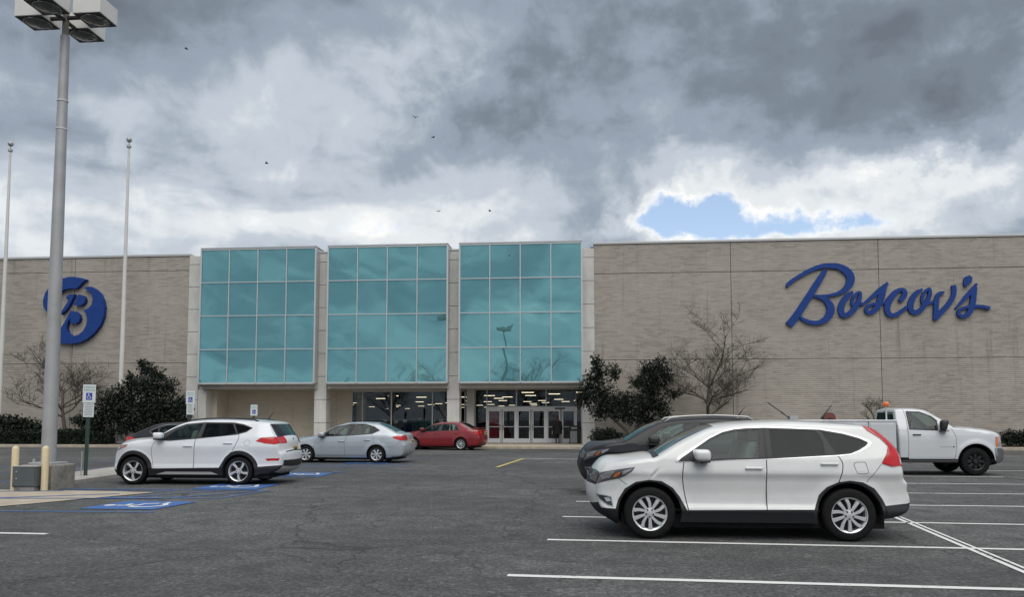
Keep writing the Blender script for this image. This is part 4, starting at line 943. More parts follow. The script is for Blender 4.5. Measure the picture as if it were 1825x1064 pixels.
def car(name, label, loc, rz, S, scale=1., group='parked vehicles'):
    'S: a dict of the side outline (x back from the front axle, z up), section, features; faces -x before rotation'
    root = empty(name, loc, rz, label, S.get('cat', 'car'), group); root.scale = (scale,) * 3
    hw = S['hw']; body = M[S['paint']]; CP = S['top']; sub = 7
    T = np.array(catmull([(p[0], p[1], p[2], p[3]) for p in CP], sub)); TX = T[:, :2]; crown = T[:, 2]; rad_ = np.maximum(T[:, 3], .01)
    tang = np.gradient(TX, axis=0); tang /= np.linalg.norm(tang, axis=1)[:, None] + 1e-9; nrm2 = np.stack([-tang[:, 1], tang[:, 0]], 1)
    xf, xr = TX[:, 0].min(), TX[:, 0].max(); rw = S['r']; R = S['arch']; wb = S['wb']; zs = S['sill']
    def W0(x, z):
        y = hw - np_interp_s(z, S['sect'])
        y -= S['plan'][0] * np.clip(1 - (x - xf) / S['plan'][1], 0, 1) ** 2.2
        y -= S['plan'][2] * np.clip(1 - (xr - x) / S['plan'][3], 0, 1) ** 2.2
        for c in S.get('arches', (wb, 0)):
            d = np.hypot(x - c, z - rw); y += S.get('flare', .018) * np.exp(-((d - R - .02) / .08) ** 2)
        for (dx_, dz_, ang, la, lb, am) in S.get('dents', []):
            u = (x - dx_) * math.cos(ang) + (z - dz_) * math.sin(ang); v = -(x - dx_) * math.sin(ang) + (z - dz_) * math.cos(ang); y = y + am * np.exp(-(u / la) ** 2 - (v / lb) ** 2)
        return y
    def Wf(P):
        P = np.asarray(P, float); d, k = seg_dist(P, TX); r = rad_[np.minimum(k, len(rad_) - 1)]
        q = np.clip(d / r, 0, 1); return W0(P[:, 0], P[:, 1]) - r * (1 - np.sqrt(np.clip(1 - (1 - q) ** 2, 0, 1)))
    # outline with the wheel arches
    a0 = math.asin(max(-.95, min(.95, (zs - rw) / R))); bot = []
    ARC = S.get('arches', (wb, 0))
    for c in ARC:
        bot += [(c + R * math.cos(a), rw + R * math.sin(a)) for a in np.linspace(a0, math.pi - a0, 22)]
    outline = [tuple(p) for p in TX] + bot
    feats = []
    for f in S['feat']:
        P = f[1]
        if f[0] == 'gap': P = ribbon_poly(catmull(P, 4) if len(P) > 2 else P, f[4] if len(f) > 4 else .011)
        elif len(f) > 4 and f[4]: P = [tuple(p) for p in catmull(P, f[4], True)]
        feats.append((f[0], [tuple(map(float, p)) for p in P], f[2], f[3]))
    V2 = [Vector(p) for p in outline]; E2 = [(i, (i + 1) % len(outline)) for i in range(len(outline))]
    def addloop(P):
        k = len(V2); V2.extend(Vector(p) for p in P); E2.extend((k + i, k + (i + 1) % len(P)) for i in range(len(P)))
    for f in feats: addloop(f[1])
    step = S.get('step', .055); g = np.array([(x, z) for x in np.arange(xf, xr, step) for z in np.arange(.1, TX[:, 1].max(), step)])
    g = g[inside(g, outline)]; d, _ = seg_dist(g, TX); g = g[d > .03]
    for off in (.01, .03, .06):
        q = TX - nrm2 * off
        q = q[inside(q, outline)]; dd, _ = seg_dist(q, TX); q = q[dd > off * .9]; g = np.vstack([g, q])
    for (dx_, dz_, *_r) in S.get('dents', []): g = np.vstack([g, [(dx_ + a * .014, dz_ + b * .014) for a in range(-8, 9) for b in range(-8, 9)]])
    V2 += [Vector(p) for p in g]
    vo, eo, fo, *_ = delaunay_2d_cdt(V2, E2, [], 0, 1e-5)
    P = np.array([v[:] for v in vo]); Fc = np.array([f for f in fo if len(f) == 3]); cen = P[Fc].mean(1); ok = inside(cen, outline); Fc, cen = Fc[ok], cen[ok]
    own = np.full(len(Fc), -1)
    for i, f in enumerate(feats): own[inside(cen, f[1])] = i
    Y = Wf(P); e = .004
    gx = (Wf(P + (e, 0)) - Wf(P - (e, 0))) / (2 * e); gz = (Wf(P + (0, e)) - Wf(P - (0, e))) / (2 * e)
    # at the outline the surface turns over to the top
    d, k = seg_dist(P, TX); kk = np.minimum(k, len(TX) - 1); near = d < .006
    gx = np.clip(gx, -6, 6); gz = np.clip(gz, -6, 6)
    NR = np.stack([-gx, np.ones(len(P)), -gz], 1); NR[near] = np.stack([nrm2[kk[near], 0] * 1.0, np.full(near.sum(), .12), nrm2[kk[near], 1] * 1.0], 1); NR /= np.linalg.norm(NR, axis=1)[:, None]
    groups = {}
    for i in range(len(Fc)): groups.setdefault(int(own[i]), []).append(i)
    for gi, idx in groups.items():
        nm, mt, off = ('side_body', body, 0.) if gi < 0 else (feats[gi][0], body if feats[gi][2] is None else M[feats[gi][2]], feats[gi][3])
        if nm == 'gap': nm = 'panel_gap'
        fs = Fc[idx]; u, inv = np.unique(fs, return_inverse=True); fs = inv.reshape(-1, 3)
        for sd in (-1, 1):
            VV = np.stack([P[u, 0], sd * (Y[u] + off), P[u, 1]], 1); nn = NR[u] * np.array([1, sd, 1])
            a, b, c = VV[fs[:, 0]], VV[fs[:, 1]], VV[fs[:, 2]]; flip = np.cross(b - a, c - a)[:, 1].sum() * sd < 0
            o = mesh(nm, VV, fs[:, ::-1] if flip else fs, mt, root, True); o.data.normals_split_custom_set_from_vertices([tuple(n) for n in nn])
    # strip over the top, nose to tail
    ye = Wf(TX); 
    def strip(i0, i1, v0, v1, nv, off=0.):
        ii = np.linspace(i0 * sub, i1 * sub, max(2, int((i1 - i0) * sub) + 1)); vs = np.linspace(v0, v1, nv); VV = []
        def it(A, q): return np.array([np.interp(q, np.arange(len(A)), A[:, c]) for c in range(A.shape[1])]).T if A.ndim > 1 else np.interp(q, np.arange(len(A)), A)
        pt, nr, cr, yy = it(TX, ii), it(nrm2, ii), it(crown, ii), it(ye, ii)
        for i in range(len(ii)):
            for v in vs:
                q = pt[i] + nr[i] * (cr[i] * (1 - abs(v) ** 2.4) + off); VV.append((q[0], v * yy[i], q[1]))
        m = len(vs); FF = [(i * m + j, (i + 1) * m + j, (i + 1) * m + j + 1, i * m + j + 1) for i in range(len(ii) - 1) for j in range(m - 1)]
        return VV, FF
    for (nm, i0, i1, mt, vg, gm) in S['seg']:
        if vg:
            for (a, b, n) in ((-1, -vg, 3), (vg, 1, 3)): mesh(nm + '_pillar', *strip(i0, i1, a, b, n), M[mt] if mt else body, root, True)
            mesh(nm, *strip(i0, i1, -vg, vg, 13, -.004), M[gm], root, True)
        else: mesh(nm, *strip(i0, i1, -1, 1, 21), M[mt] if mt else body, root, True)
    for (nm, i0, i1, v0, v1, mt, off) in S.get('patch', []):
        for q in ((v0, v1), (-v1, -v0)) if v0 > 0 else ((v0, v1),):
            mesh(nm, *strip(i0, i1, q[0], q[1], 6, off), M[mt] if mt else body, root, True)
    # underbody, arch liners, cabin
    MB().box(xf + .35, xr - .35, -hw + .2, hw - .2, zs - .08, zs + .1).build('underbody', M['dark'], root)
    for c in ARC:
        for sd in (-1, 1):
            mb = MB(); n = 16; V = []
            for i in range(n + 1):
                a = a0 + (math.pi - 2 * a0) * i / n
                V += [(c + (R + .004) * math.cos(a), sd * (hw - .035), rw + (R + .004) * math.sin(a)), (c + (R + .004) * math.cos(a), sd * (hw - .42), rw + (R + .004) * math.sin(a))]
            mb.add(V, [(2 * i, 2 * i + 1, 2 * i + 3, 2 * i + 2) for i in range(n)]); mb.add([V[2 * i + 1] for i in range(n + 1)], [tuple(range(n + 1))])
            mb.build('arch_liner', M['dark'], root)
    tr = hw - S.get('tw', .22) / 2 - S.get('inset', .03)
    for c in (0, wb):
        for sd in (-1, 1): wheel(root, c, sd * tr, rw, S['rim'], S.get('tw', .22), S['wheel'], sd)
    sm = M[S.get('seatmat', 'seat')]; zf = S.get('floor', .42); sx = S['seatx']
    MB().box(sx - 1.0, min(S.get('cabend', sx + 1.9), xr - .3), -hw + .16, hw - .16, zf - .03, zf).build('cabin_floor', M['dark'], root)
    for j, x in enumerate([sx, sx + .85][:S.get('rows', 2)]):
        for y in ((-.38, .38) if j == 0 else (-.4, .4)):
            s_ = MB(); s_.bbox(x - .28, x + .26, y - .25, y + .25, zf + .12, zf + .34, .06, 2)
            mbk = MB().bbox(-.08, .08, y - .24, y + .24, 0, .62, .06, 2); mbk.V = [(x + .24 + v[0] + v[2] * .28, v[1], zf + .3 + v[2]) for v in mbk.V]; s_.add(mbk.V, mbk.F)
            mh = MB().bbox(x + .40, x + .5, y - .13, y + .13, zf + .93, zf + 1.1, .04, 2); s_.add(mh.V, mh.F)
            s_.build('seat', sm, root, auto=50)
    dz = S['dash']; MB().bbox(dz[0], dz[0] + .45, -hw + .18, hw - .18, zf + .1, dz[1], .06, 2).build('dashboard', M['black'], root, auto=50)
    wc = S.get('drv', -.38); sw = MB(); sw.tube([(dz[0] + .5 + .17 * math.cos(a) * .35, wc + .17 * math.sin(a), dz[1] - .02 + .17 * math.cos(a)) for a in np.linspace(0, 6.283, 22)], .014, 6); sw.build('steering_wheel', M['black'], root, True)
    # mirrors, handles
    mx = S.get('mirror')
    if mx:
        for sd in (-1, 1):
            y0 = hw - np_interp_s(np.array([mx[1]]), S['sect'])[0]
            ax, az = S.get('mirx', .11), S.get('mirz', .08)
            q = MB().bbox(mx[0] - ax, mx[0] + ax, sd * (y0 + .13) - .10, sd * (y0 + .13) + .10, mx[1] + .035 - az, mx[1] + .035 + az, min(ax, az) * .72, 4)
            q.V = [(v[0] + (.25 * (mx[1] + .035 - v[2]) if v[0] < mx[0] else 0), v[1], v[2]) for v in q.V]
            m_ = q.build('door_mirror', M[S['mirmat']] if S.get('mirmat') else body, root, True)
            MB().tube([(mx[0] + .02, sd * (y0 - .02), mx[1] - .06), (mx[0] + .01, sd * (y0 + .08), mx[1] - .03)], .035, 8).bbox(mx[0] - .10, mx[0] + .10, sd * (y0 + .11) - .10, sd * (y0 + .11) + .10, mx[1] + .02 - az, mx[1] + .045 - az, .01).build('mirror_base', M['black'], m_)
    for (x, z) in S.get('handles', []):
        for sd in (-1, 1):
            y0 = float(Wf(np.array([[x, z]]))[0])
            hm = M[S['hanmat']] if S.get('hanmat') else body
            MB().bbox(x - .115, x + .115, sd * (y0 + .022) - .012, sd * (y0 + .022) + .012, z - .016, z + .016, .011, 2).bbox(x - .11, x - .07, sd * y0 - .03, sd * y0 + .03, z - .014, z + .014, .008, 1).bbox(x + .07, x + .11, sd * y0 - .03, sd * y0 + .03, z - .014, z + .014, .008, 1).build('door_handle', hm, root, auto=50)
    for r_ in S.get('rails', []):
        x0, x1, z0, y0, zoff = r_[:5]
        for sd in (-1, 1):
            zz = lambda x: float(np.interp(x, TX[TX[:, 1] > 1.2][:, 0], TX[TX[:, 1] > 1.2][:, 1]))
            pts = [(x0, sd * y0, zz(x0) - .01)] + [(x, sd * y0, zz(x) + zoff) for x in np.linspace(x0 + .12, x1 - .12, 8)] + [(x1, sd * y0, zz(x1) - .01)]
            MB().tube(pts, .018, 8).build('roof_rail', M[r_[5]], root, True)
    if S.get('antenna'):
        a = S['antenna']; MB().tube([(a[0], 0, a[1]), (a[0] + .02, 0, a[1] + .05), (a[0] + .14, 0, a[1] + .21)], [.03, .014, .004], 8).build('antenna', M['black'], root, True)
    if S.get('plate'):
        pl = S['plate']; p = MB().bbox(pl[0], pl[0] + .012, -.155, .155, pl[1], pl[1] + .15, .003, 1).build('licence_plate', M['plate'], root)
        p.rotation_euler[1] = 0
        for k in range(6): MB().box(pl[0] + .0125, pl[0] + .0145, -.115 + k * .04, -.09 + k * .04, pl[1] + .045, pl[1] + .105).build('plate_mark', M['black'], p)
    return root
def circ(cx, cz, r, n=36): return [(cx + r * math.cos(2 * math.pi * i / n), cz + r * math.sin(2 * math.pi * i / n)) for i in range(n)]
def A(x, y): X = (x - 650.6) / 545; return (X, (982 + 7.8 * X - y) / 545)
def B_(x, y): X = (x + 577) / 545; return (X, (982 + 7.8 * X - y) / 545)
def grow_poly(P, sx, sz):
    c = np.mean([(min(p[0] for p in P), min(p[1] for p in P)), (max(p[0] for p in P), max(p[1] for p in P))], 0); return [(c[0] + (p[0] - c[0]) * sx, c[1] + (p[1] - c[1]) * sz) for p in P]
def T4(p, c, r, dx=0.): return (p[0] + dx, p[1], c, r)
# ---- compact SUV, side on in the foreground
CRV = dict(paint='white_paint', cat='suv', hw=.91, wb=2.62, r=.352, rim=.232, arch=.425, sill=.235, tw=.225, wheel='crv', step=.045,
  sect=[(0, .10), (.22, .07), (.35, .03), (.40, .006), (.49, .05), (.64, .062), (.82, .052), (.895, .02), (.97, .036), (1.07, .06), (1.12, .075), (1.64, .30)], plan=(.17, .75, .13, .6), flare=.02,
  top=[T4(A(427, 862), .10, .05, .02), T4(A(340, 822), .10, .06, .06), T4(A(250, 762), .12, .08, .09), T4(A(205, 690), .13, .1, .11), T4(A(190, 630), .14, .1, .12), T4(A(205, 560), .13, .09, .11), T4(A(255, 488), .11, .09, .07),
       T4(A(350, 436), .10, .09), T4(A(470, 408), .06, .07), T4(A(640, 384), .05, .06), T4(A(712, 376), .05, .05), T4(A(905, 268), .06, .05), T4(A(1090, 184), .05, .05), T4(A(1190, 160), .04, .07),
       T4(B_(100, 140), .03, .08), T4(B_(300, 131), .03, .08), T4(B_(500, 130), .03, .08), T4(B_(750, 144), .03, .08), T4(B_(940, 160), .03, .06), T4(B_(1012, 170), .03, .03),
       T4(B_(1078, 192), .04, .05), T4(B_(1180, 275), .07, .07), T4(B_(1238, 360), .09, .07), T4(B_(1256, 460), .10, .07), T4(B_(1264, 545), .10, .07), T4(B_(1292, 590), .09, .05), T4(B_(1296, 645), .09, .06), T4(B_(1313, 698), .09, .06), T4(B_(1308, 748), .09, .06), T4(B_(1265, 802), .07, .05), T4(B_(1180, 832), .05, .04), T4(B_(1085, 842), .03, .03)],
  seg=[('front_valance', 0, 2.6, 'cladding', 0, 0), ('front_bumper', 2.6, 4.6, None, 0, 0), ('grille', 4.6, 5.8, 'black', 0, 0), ('bonnet', 5.8, 9.6, None, 0, 0), ('cowl', 9.6, 10.1, 'black', 0, 0), ('windscreen', 10.1, 12.6, None, .90, 'screen'), ('roof', 12.6, 19.3, None, 0, 0),
       ('rear_window', 19.3, 22, None, .82, 'glass_dark'), ('tailgate', 22, 24.6, None, 0, 0), ('rear_bumper', 24.6, 28.4, None, 0, 0), ('rear_valance', 28.4, 31, 'cladding', 0, 0)],
  patch=[('grille_bar', 5.15, 5.4, -.7, .7, 'chrome', .012), ('head_lamp', 4.9, 5.9, .62, .99, 'lens_smoke', .006), ('licence_plate', 3.6, 4.4, -.18, .18, 'sign_white', .02), ('tail_lamp', 20.2, 23.2, .82, .995, 'lens_red', .01)],
  feat=[('arch_cladding', [B_(600, 768), B_(625, 680), B_(690, 610), B_(780, 572), B_(860, 562), B_(950, 575), B_(1030, 620), B_(1080, 690), B_(1105, 745), B_(1095, 850), B_(853, 900), B_(600, 850)], 'cladding', .008),
        ('arch_cladding', [A(402, 752), A(420, 690), A(470, 610), A(550, 560), A(650, 545), A(740, 555), A(820, 605), A(870, 670), A(920, 768), A(930, 830), A(650, 900), A(430, 880)], 'cladding', .008),
        ('sill', [A(905, 768), B_(612, 768), B_(660, 815), B_(660, 930), A(850, 930), A(850, 815)], 'cladding', .004),
        ('front_valance', [A(170, 660), A(212, 700), A(245, 740), A(300, 757), A(405, 757), A(440, 800), A(440, 930), A(150, 930)], 'cladding', .004),
        ('rear_valance', [B_(1065, 765), B_(1105, 745), B_(1340, 731), B_(1340, 920), B_(1060, 920)], 'cladding', .004),
        ('front_door', [A(905, 420), A(893, 520), A(905, 640), A(930, 768), B_(268, 768), B_(275, 400)], None, 0), ('rear_door', [B_(275, 398), B_(268, 768), B_(600, 768), B_(640, 660), B_(700, 605), B_(785, 570), B_(815, 450), B_(785, 378)], None, 0),
        ('gap', [A(905, 416), A(893, 520), A(905, 640), A(930, 768), A(932, 815)], 'gap', -.006, .013), ('gap', [B_(276, 398), B_(270, 590), B_(268, 815)], 'gap', -.006, .013), ('gap', [B_(785, 376), B_(815, 440), B_(800, 520), B_(780, 575)], 'gap', -.006, .012),
        ('gap', [B_(1088, 445), B_(1040, 500), B_(975, 575)], 'gap', -.004, .007), ('gap', [A(425, 535), A(485, 582)], 'gap', -.004, .007),
        ('gap', [B_(900, 432), B_(960, 430), B_(975, 436), B_(988, 490), B_(980, 510), B_(925, 513), B_(908, 500), B_(894, 450), B_(900, 432)], 'gap', -.004, .007),
        ('window_trim', [A(843, 410), A(870, 375), A(1000, 296), A(1100, 235), A(1200, 192), A(1290, 172), B_(150, 166), B_(285, 164), B_(450, 170), B_(690, 183), B_(850, 213), B_(960, 245), B_(1030, 275), B_(1046, 292), B_(1020, 318), B_(950, 355), B_(880, 376), B_(780, 385), B_(270, 405), B_(0, 408), A(1080, 416), A(850, 420)], 'chrome', .005),
        ('window_surround', grow_poly([A(868, 408), A(890, 383), A(1005, 312), A(1105, 250), A(1205, 205), A(1290, 187), B_(150, 180), B_(285, 178), B_(450, 185), B_(685, 197), B_(850, 228), B_(950, 258), B_(1005, 284), B_(1012, 294), B_(990, 315), B_(940, 342), B_(875, 366), B_(780, 374), B_(270, 396), B_(0, 400), A(1080, 407)], 1.009, 1.055), 'black', .002),
        ('front_window', [A(1005, 398), A(1003, 324), A(1105, 259), A(1205, 214), A(1290, 197), B_(150, 189), B_(245, 188), B_(225, 390)], 'glass_front', -.004), ('rear_window_glass', [B_(318, 187), B_(450, 192), B_(655, 200), B_(680, 240), B_(696, 295), B_(697, 370), B_(318, 387)], 'glass_dark', -.004),
        ('quarter_window', [B_(705, 208), B_(850, 237), B_(950, 267), B_(1000, 289), B_(985, 308), B_(930, 338), B_(870, 359), B_(787, 368)], 'glass_dark', -.004),
        ('gap', [B_(281, 180), B_(276, 398)], 'gap', .0, .008), ('gap', [B_(690, 190), B_(785, 376)], 'gap', .0, .008),
        ('tail_lamp', [B_(998, 168), B_(1078, 180), B_(1155, 235), B_(1215, 290), B_(1250, 360), B_(1275, 462), B_(1160, 463), B_(1090, 440), B_(1140, 370), B_(1160, 316), B_(1108, 256), B_(1030, 202)], 'lens_red', .012),
        ('tail_lamp_lens', [B_(1200, 310), B_(1225, 350), B_(1232, 400), B_(1225, 445), B_(1150, 452), B_(1105, 436), B_(1150, 375), B_(1180, 330)], 'lens_red', .016), ('reversing_lamp', [B_(1236, 365), B_(1280, 362), B_(1280, 455), B_(1232, 452)], 'lens_clear', .018),
        ('head_lamp', [A(150, 600), A(215, 556), A(280, 497), A(350, 480), A(450, 463), A(546, 450), A(522, 482), A(470, 517), A(420, 537), A(330, 557), A(270, 578), A(200, 615)], 'lens_smoke', .006),
        ('lamp_lens', [A(290, 515), A(335, 490), A(400, 480), A(360, 530), A(300, 545)], 'lens_clear', .009), ('indicator', [A(395, 500), A(440, 485), A(432, 505), A(405, 525), A(385, 528)], 'amber', .010), ('lamp_lens', [A(455, 480), A(530, 460), A(470, 505), A(450, 508)], 'lens_clear', .009),
        ('fog_lamp_bezel', [A(258, 658), A(372, 668), A(387, 745), A(345, 740), A(298, 712)], 'chrome', .003), ('fog_lamp', [A(272, 666), A(364, 675), A(378, 738), A(346, 732), A(305, 706)], 'black', .004), ('fog_lens', [A(318, 680), A(358, 680), A(368, 705), A(335, 708)], 'lens_clear', .008)],
  seatx=1.05, dash=(.42, 1.02), mirror=(A(1030, 385)[0], A(1030, 385)[1]), mirmat=None, handles=[(B_(180, 466)[0], B_(180, 466)[1]), (B_(720, 440)[0], B_(720, 440)[1])], antenna=(B_(820, 132)[0], B_(820, 132)[1] + .03), floor=.40)
def near(xf, yf, hw, sc): return (xf, yf + (hw - .14) * sc, 0)
CRV['dents'] = [(A(690, 500)[0], A(690, 500)[1], .85, .075, .022, -.022), (A(665, 520)[0], A(665, 520)[1], .85, .09, .03, .008)]
crv = car('compact_suv', 'white compact SUV with chrome window trim, nearest vehicle', near(.89, 10.36, .91, .962), 0., CRV, .962)
HRV = dict(CRV); HRV['paint'] = 'black_paint'; HRV['rails'] = [(.95, 2.75, 0, .56, .055, 'coping')]; HRV['seatmat'] = 'seat_dark'; HRV['dents'] = []; HRV['feat'] = [(f[0], f[1], 'black' if f[0] == 'window_trim' else f[2], *f[3:]) for f in CRV['feat']]; HRV['mirmat'] = 'black'
car('black_suv', 'black SUV with silver roof rails behind the white compact SUV', (.78, 16.0 + .77, 0), 0., HRV, 1.0)

def U(x, y): return ((x - 298) / 357, (733 - y) / 373)
TUC = dict(paint='cool_white', cat='suv', hw=.925, wb=2.67, r=.345, rim=.243, arch=.405, sill=.24, tw=.235, wheel='twist',
  sect=[(0, .10), (.24, .08), (.36, .05), (.42, .03), (.50, .055), (.70, .05), (.88, .03), (.95, .028), (1.10, .06), (1.16, .075), (1.62, .29)], plan=(.22, .85, .15, .65), flare=.024,
  top=[(-.52, .24, .16, .05), (-.62, .33, .2, .08), (-.64, .50, .22, .1), (-.62, .68, .22, .1), (-.58, .80, .2, .1), (-.50, .92, .16, .1), (-.36, 1.0, .12, .1), (-.1, 1.065, .08, .08), (.2, 1.10, .06, .07), (.46, 1.125, .05, .05), (.56, 1.17, .05, .05), (.85, 1.37, .06, .05), (1.15, 1.51, .05, .05), (1.40, 1.565, .04, .08),
       (1.9, 1.60, .03, .08), (2.4, 1.595, .03, .08), (2.9, 1.57, .03, .08), (3.24, 1.53, .03, .05), (3.36, 1.50, .03, .03), (3.37, 1.45, .04, .04), (3.56, 1.16, .08, .07), (3.62, 1.05, .1, .08), (3.65, .85, .1, .08), (3.70, .74, .1, .06), (3.70, .52, .1, .07), (3.62, .38, .08, .05), (3.42, .29, .04, .03), (3.2, .27, .02, .02)],
  seg=[('front_bumper', 0, 2, 'cladding', 0, 0), ('front_bumper', 2, 3, None, 0, 0), ('grille', 3, 4.8, 'black', 0, 0), ('bonnet', 4.8, 8.7, None, 0, 0), ('cowl', 8.7, 9.3, 'black', 0, 0), ('windscreen', 9.3, 12.4, None, .9, 'screen'), ('roof', 12.4, 18.4, None, 0, 0), ('rear_window', 18.4, 20, 'black', .86, 'glass_dark'), ('tailgate', 20, 22.4, None, 0, 0), ('rear_bumper', 22.4, 23.6, None, 0, 0), ('rear_valance', 23.6, 24.3, 'black', 0, 0), ('skid_plate', 24.3, 25.6, 'coping', 0, 0), ('rear_valance', 25.6, 27, 'cladding', 0, 0)],
  patch=[('tail_lamp', 20.0, 21.2, .62, 1., 'lens_red', .008), ('tailgate_trim', 22.5, 22.7, -.8, .8, 'black', .005), ('badge', 20.6, 20.85, -.06, .06, 'chrome', .01), ('grille_bar', 3.4, 3.6, -.7, .7, 'chrome', .01)],
  feat=[('arch_cladding', circ(0, .345, .50), 'cladding', .008), ('arch_cladding', circ(2.67, .345, .50), 'cladding', .008), ('sill', [(.35, .40), (2.3, .43), (2.3, .15), (.35, .15)], 'cladding', .004), ('sill_trim', [(.58, .26), (.83, .325), (1.98, .325), (2.16, .26)], 'coping', .012),
        ('front_valance', [(-1, .36), (-.40, .36), (-.3, .1), (-1, .1)], 'cladding', .003), ('rear_valance', [(2.9, .44), (3.9, .50), (3.9, .1), (2.9, .1)], 'cladding', .003),
        ('front_door', [U(505, 320), U(462, 400), U(470, 500), U(488, 580), U(845, 575), U(850, 330)], None, 0), ('rear_door', [U(850, 330), U(845, 575), U(1080, 570), U(1130, 480), U(1195, 420), U(1240, 310), U(1238, 270)], None, 0),
        ('gap', [U(505, 318), U(470, 380), U(464, 460), U(486, 590)], 'gap', -.005, .010), ('gap', [U(870, 300), U(852, 345), U(845, 590)], 'gap', -.006, .014), ('gap', [U(1238, 270), U(1238, 320), U(1195, 420)], 'gap', -.006, .012),
        ('gap', [U(1290, 345), U(1320, 322), U(1350, 345), U(1320, 378), U(1290, 345)], 'gap', -.004, .006),
        ('window_surround', [U(470, 322), U(560, 262), U(650, 212), U(740, 176), U(900, 160), U(1170, 162), U(1260, 178), U(1352, 212), U(1300, 252), U(1220, 275), U(905, 308), U(620, 332)], 'black', .003),
        ('front_window', [U(588, 318), U(590, 292), U(660, 236), U(745, 193), U(890, 174), U(866, 300), U(640, 322)], 'glass_front', -.003), ('rear_window_glass', [U(922, 171), U(1162, 174), U(1212, 262), U(1100, 286), U(905, 299)], 'glass_dark', -.003), ('quarter_window', [U(1182, 175), U(1258, 188), U(1336, 214), U(1295, 243), U(1226, 262)], 'glass_dark', -.003),
        ('tail_lamp', [U(1398, 332), U(1440, 300), U(1600, 296), U(1640, 310), U(1640, 335), U(1560, 362), U(1480, 352)], 'lens_red', .008), ('head_lamp', [U(60, 420), U(105, 398), U(140, 372), U(240, 365), U(215, 388), U(170, 402), U(100, 432)], 'lens_smoke', .006), ('indicator', [U(165, 392), U(205, 376), U(230, 372), U(210, 386), U(180, 398)], 'amber', .009), ('lamp_lens', [U(110, 405), U(150, 380), U(160, 395), U(125, 415)], 'lens_clear', .009),
        ('reflector', [U(1485, 490), U(1600, 488), U(1590, 510), U(1500, 510)], 'lens_red', .006)],
  seatx=1.02, dash=(.45, 1.05), mirror=(.68, 1.17), handles=[U(790, 376), U(1150, 350)], antenna=(3.05, 1.60), rails=[(1.15, 3.05, 0, .60, .03, 'black')], plate=(3.757, .80), seatmat='seat')
car('hatchback_suv', 'white hatchback SUV with black wheel-arch cladding in the accessible bay', near(-10.7, 17.74, .925, .974), rad(1.0), TUC, .974)
GRY = dict(TUC); GRY['paint'] = 'grey_paint'; GRY['rails'] = []
car('grey_car', 'grey car mostly hidden behind the black SUV', (1.62, 21.8, 0), 0., GRY, .96)

